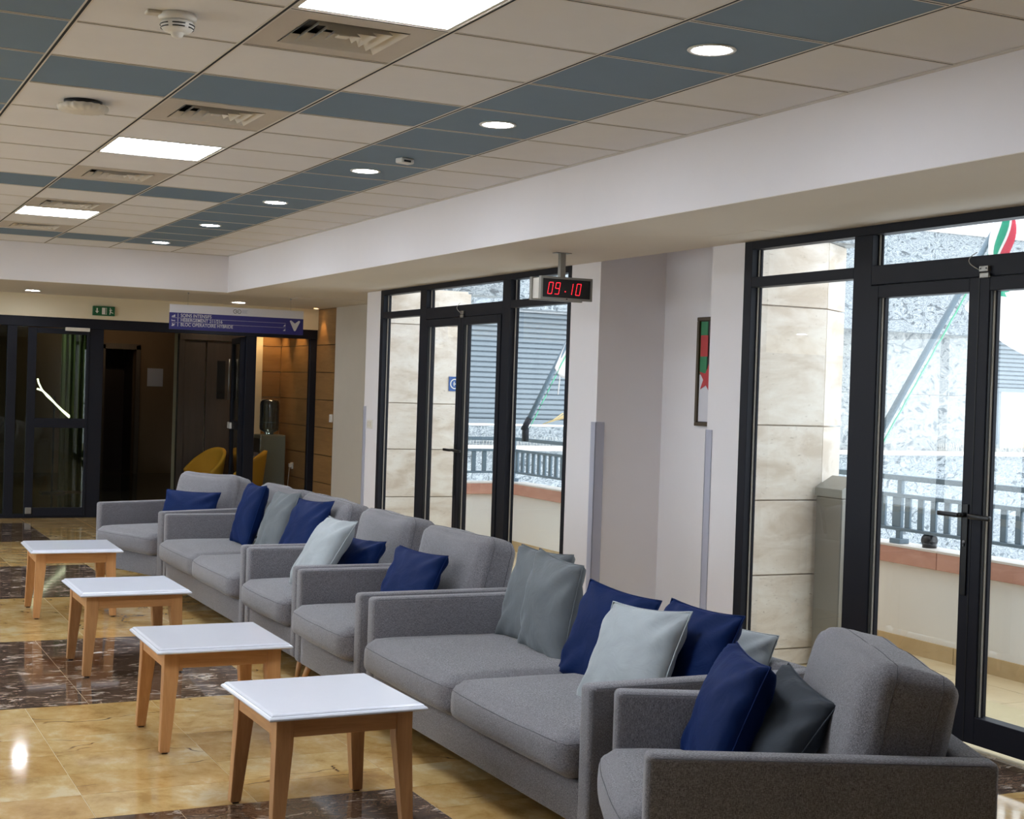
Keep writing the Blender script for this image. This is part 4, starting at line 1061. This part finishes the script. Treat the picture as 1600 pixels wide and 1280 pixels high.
a6 = make_seat('nearest grey armchair, turned at an angle and cut by the bottom edge', 1, .90, 'armchair', 'armchair', G, True, 1, .02, .25); far_corner(a6, 1.615, -1.175, math.radians(-24.5), .90)
s5 = make_seat('nearest grey two-seat sofa, without back cushions, lined with loose velvet pillows', 2, 2.12, 'sofa', 'sofa', G, False, 2); place(s5, 1.54, -.095, 0)
a4 = make_seat('grey armchair directly beyond the nearest sofa, holding one navy pillow', 1, WA, 'armchair', 'armchair', G, True, 3); place(a4, 1.53, 1.52, 0)
a3 = make_seat('grey armchair in the middle of the row with a big silver pillow', 1, WA, 'armchair', 'armchair', G, True, 4); place(a3, 1.545, 2.545, 0)
s2 = make_seat('farther grey two-seat sofa between two armchairs', 2, 2.12, 'sofa', 'sofa', G, True, 6); place(s2, 1.545, 4.14, 0)
a1 = make_seat('farthest grey armchair at the end of the row by the dark screen', 1, WA, 'armchair', 'armchair', G, True, 8); far_corner(a1, 1.249, 6.247, math.radians(19), WA)
# ================================================================== PILLOWS
def pillow_bm(w, h, T, seed, n=22, ear=.06):
    bm = bmesh.new(); fr, bk = {}, {}
    for i in range(n+1):
        for j in range(n+1):
            a, b = -1+2*i/n, -1+2*j/n
            u = math.sin(a*PI/2)*.35+a*.65; v = math.sin(b*PI/2)*.35+b*.65
            x = u*w/2*(1-ear*(1-v*v)); y = v*h/2*(1-ear*(1-u*u))
            k = ((1-u**2)*(1-v**2))**.40
            cr = .014*math.sin((abs(u)-abs(v))*9+seed)*(abs(u*v))**.8*(k > 0) + noise.noise(Vector((x*9+seed*5, y*9, seed)))*.010*k
            z = T/2*k + cr
            border = i in (0, n) or j in (0, n)
            fr[i, j] = bm.verts.new((x, y, z if not border else 0))
            bk[i, j] = fr[i, j] if border else bm.verts.new((x, y, -T/2*k*(1+.1*math.sin(seed)) - cr))
    for i in range(n):
        for j in range(n):
            bm.faces.new((fr[i, j], fr[i+1, j], fr[i+1, j+1], fr[i, j+1]))
            q = (bk[i, j], bk[i, j+1], bk[i+1, j+1], bk[i+1, j])
            if len(set(q)) == 4:
                try: bm.faces.new(q)
                except ValueError: pass
    return bm
def edge_path(w, h, ear, n=26):
    pts = []
    for (a0, b0), (a1, b1) in (((-1,-1),(1,-1)), ((1,-1),(1,1)), ((1,1),(-1,1)), ((-1,1),(-1,-1))):
        for k in range(n):
            u, v = a0+(a1-a0)*k/n, b0+(b1-b0)*k/n
            pts.append((u*w/2*(1-ear*(1-v*v)), v*h/2*(1-ear*(1-u*u)), 0))
    return pts
def pillow(q, w, h, m, label, T=.15, seed=0, grow=1.06, ear=.07):
    x, y, z, a, b, c = q
    e1 = Vector((math.cos(a), math.sin(a), 0)); up = Vector((0,0,1)); n_ = e1.cross(up)
    e2 = up*math.cos(b) - n_*math.sin(b); n2 = e1.cross(e2)
    f1 = e1*math.cos(c)+e2*math.sin(c); f2 = e2*math.cos(c)-e1*math.sin(c)
    w *= grow; h *= grow
    o = obj('pillow', pillow_bm(w, h, T, seed, ear=ear), M[m], None, True)
    mt = Matrix((f1, f2, n2)).transposed().to_4x4(); mt.translation = Vector((x, y, z)); o.matrix_world = mt
    bm = bmesh.new(); tube(bm, edge_path(w, h, ear), .0032, 6, True); obj('piping', bm, M[m], o)
    tag(o, label, 'pillow', 'loose velvet pillows on the seats'); return o
P = pillow
P((1.861,5.746,.575,-.85,.367,0), .47,.29, 'v_blue', 'oblong navy pillow lying on the farthest armchair', .13, 1)
P((2.006,4.597,.640,-1.625,.30,.02), .42,.43, 'v_blue', 'navy pillow standing edge-on at the far end of the farther sofa', .15, 2)
P((2.03,4.00,.640,-1.553,.38,.05), .42,.42, 'v_grey', 'grey pillow standing between two navy pillows on the farther sofa', .15, 3)
P((2.04,3.46,.64,-1.375,.42,.04), .41,.41, 'v_blue', 'navy pillow at the near end of the farther sofa, behind a grey one', .12, 4)
P((1.80,2.39,.628,-1.56,.56,.03), .42,.43, 'v_light', 'large silver grey pillow leaning over the armchair in the middle', .16, 5)
P((1.99,2.36,.58,-1.45,.50,.04), .42,.27, 'v_blue', 'small navy pillow tucked behind the silver one on the middle armchair', .13, 6)
P((1.97,1.50,.575,-1.45,.42,0), .47,.34, 'v_blue', 'navy pillow alone on the armchair beyond the nearest sofa', .13, 7)
P((2.22,.60,.625,-1.50,.28,0), .43,.43, 'v_grey', 'grey pillow at the far end of the nearest sofa, half hidden behind its twin', .14, 8)
P((2.15,.30,.625,-1.60,.16,-.06), .42,.43, 'v_grey', 'grey pillow with pointed ear in front at the far end of the nearest sofa', .17, 9)
P((2.14,-.22,.575,-1.36,.36,-.08), .42,.40, 'v_blue', 'bright navy pillow in the middle of the nearest sofa, behind the silver one', .14, 10)
P((1.92,-.777,.585,-1.437,.45,.06), .42,.43, 'v_light', 'pale silver pillow in front on the nearest sofa', .16, 11)
P((2.10,-.875,.61,-1.45,.42,-.02), .39,.39, 'v_blue', 'navy pillow at the near end of the nearest sofa', .14, 12)
P((2.33,-.84,.585,-1.05,.35,-.1), .28,.25, 'v_light', 'small grey pillow squeezed into the near corner of the nearest sofa back', .13, 13)
P((1.79,-1.575,.575,-1.95,.38,0), .41,.40, 'v_blue', 'bright navy pillow standing on the nearest armchair', .18, 14)
P((1.86,-1.745,.55,-1.78,.55,-.14), .38,.36, 'v_dark', 'dark grey pillow leaning behind the navy one on the nearest armchair', .15, 15)
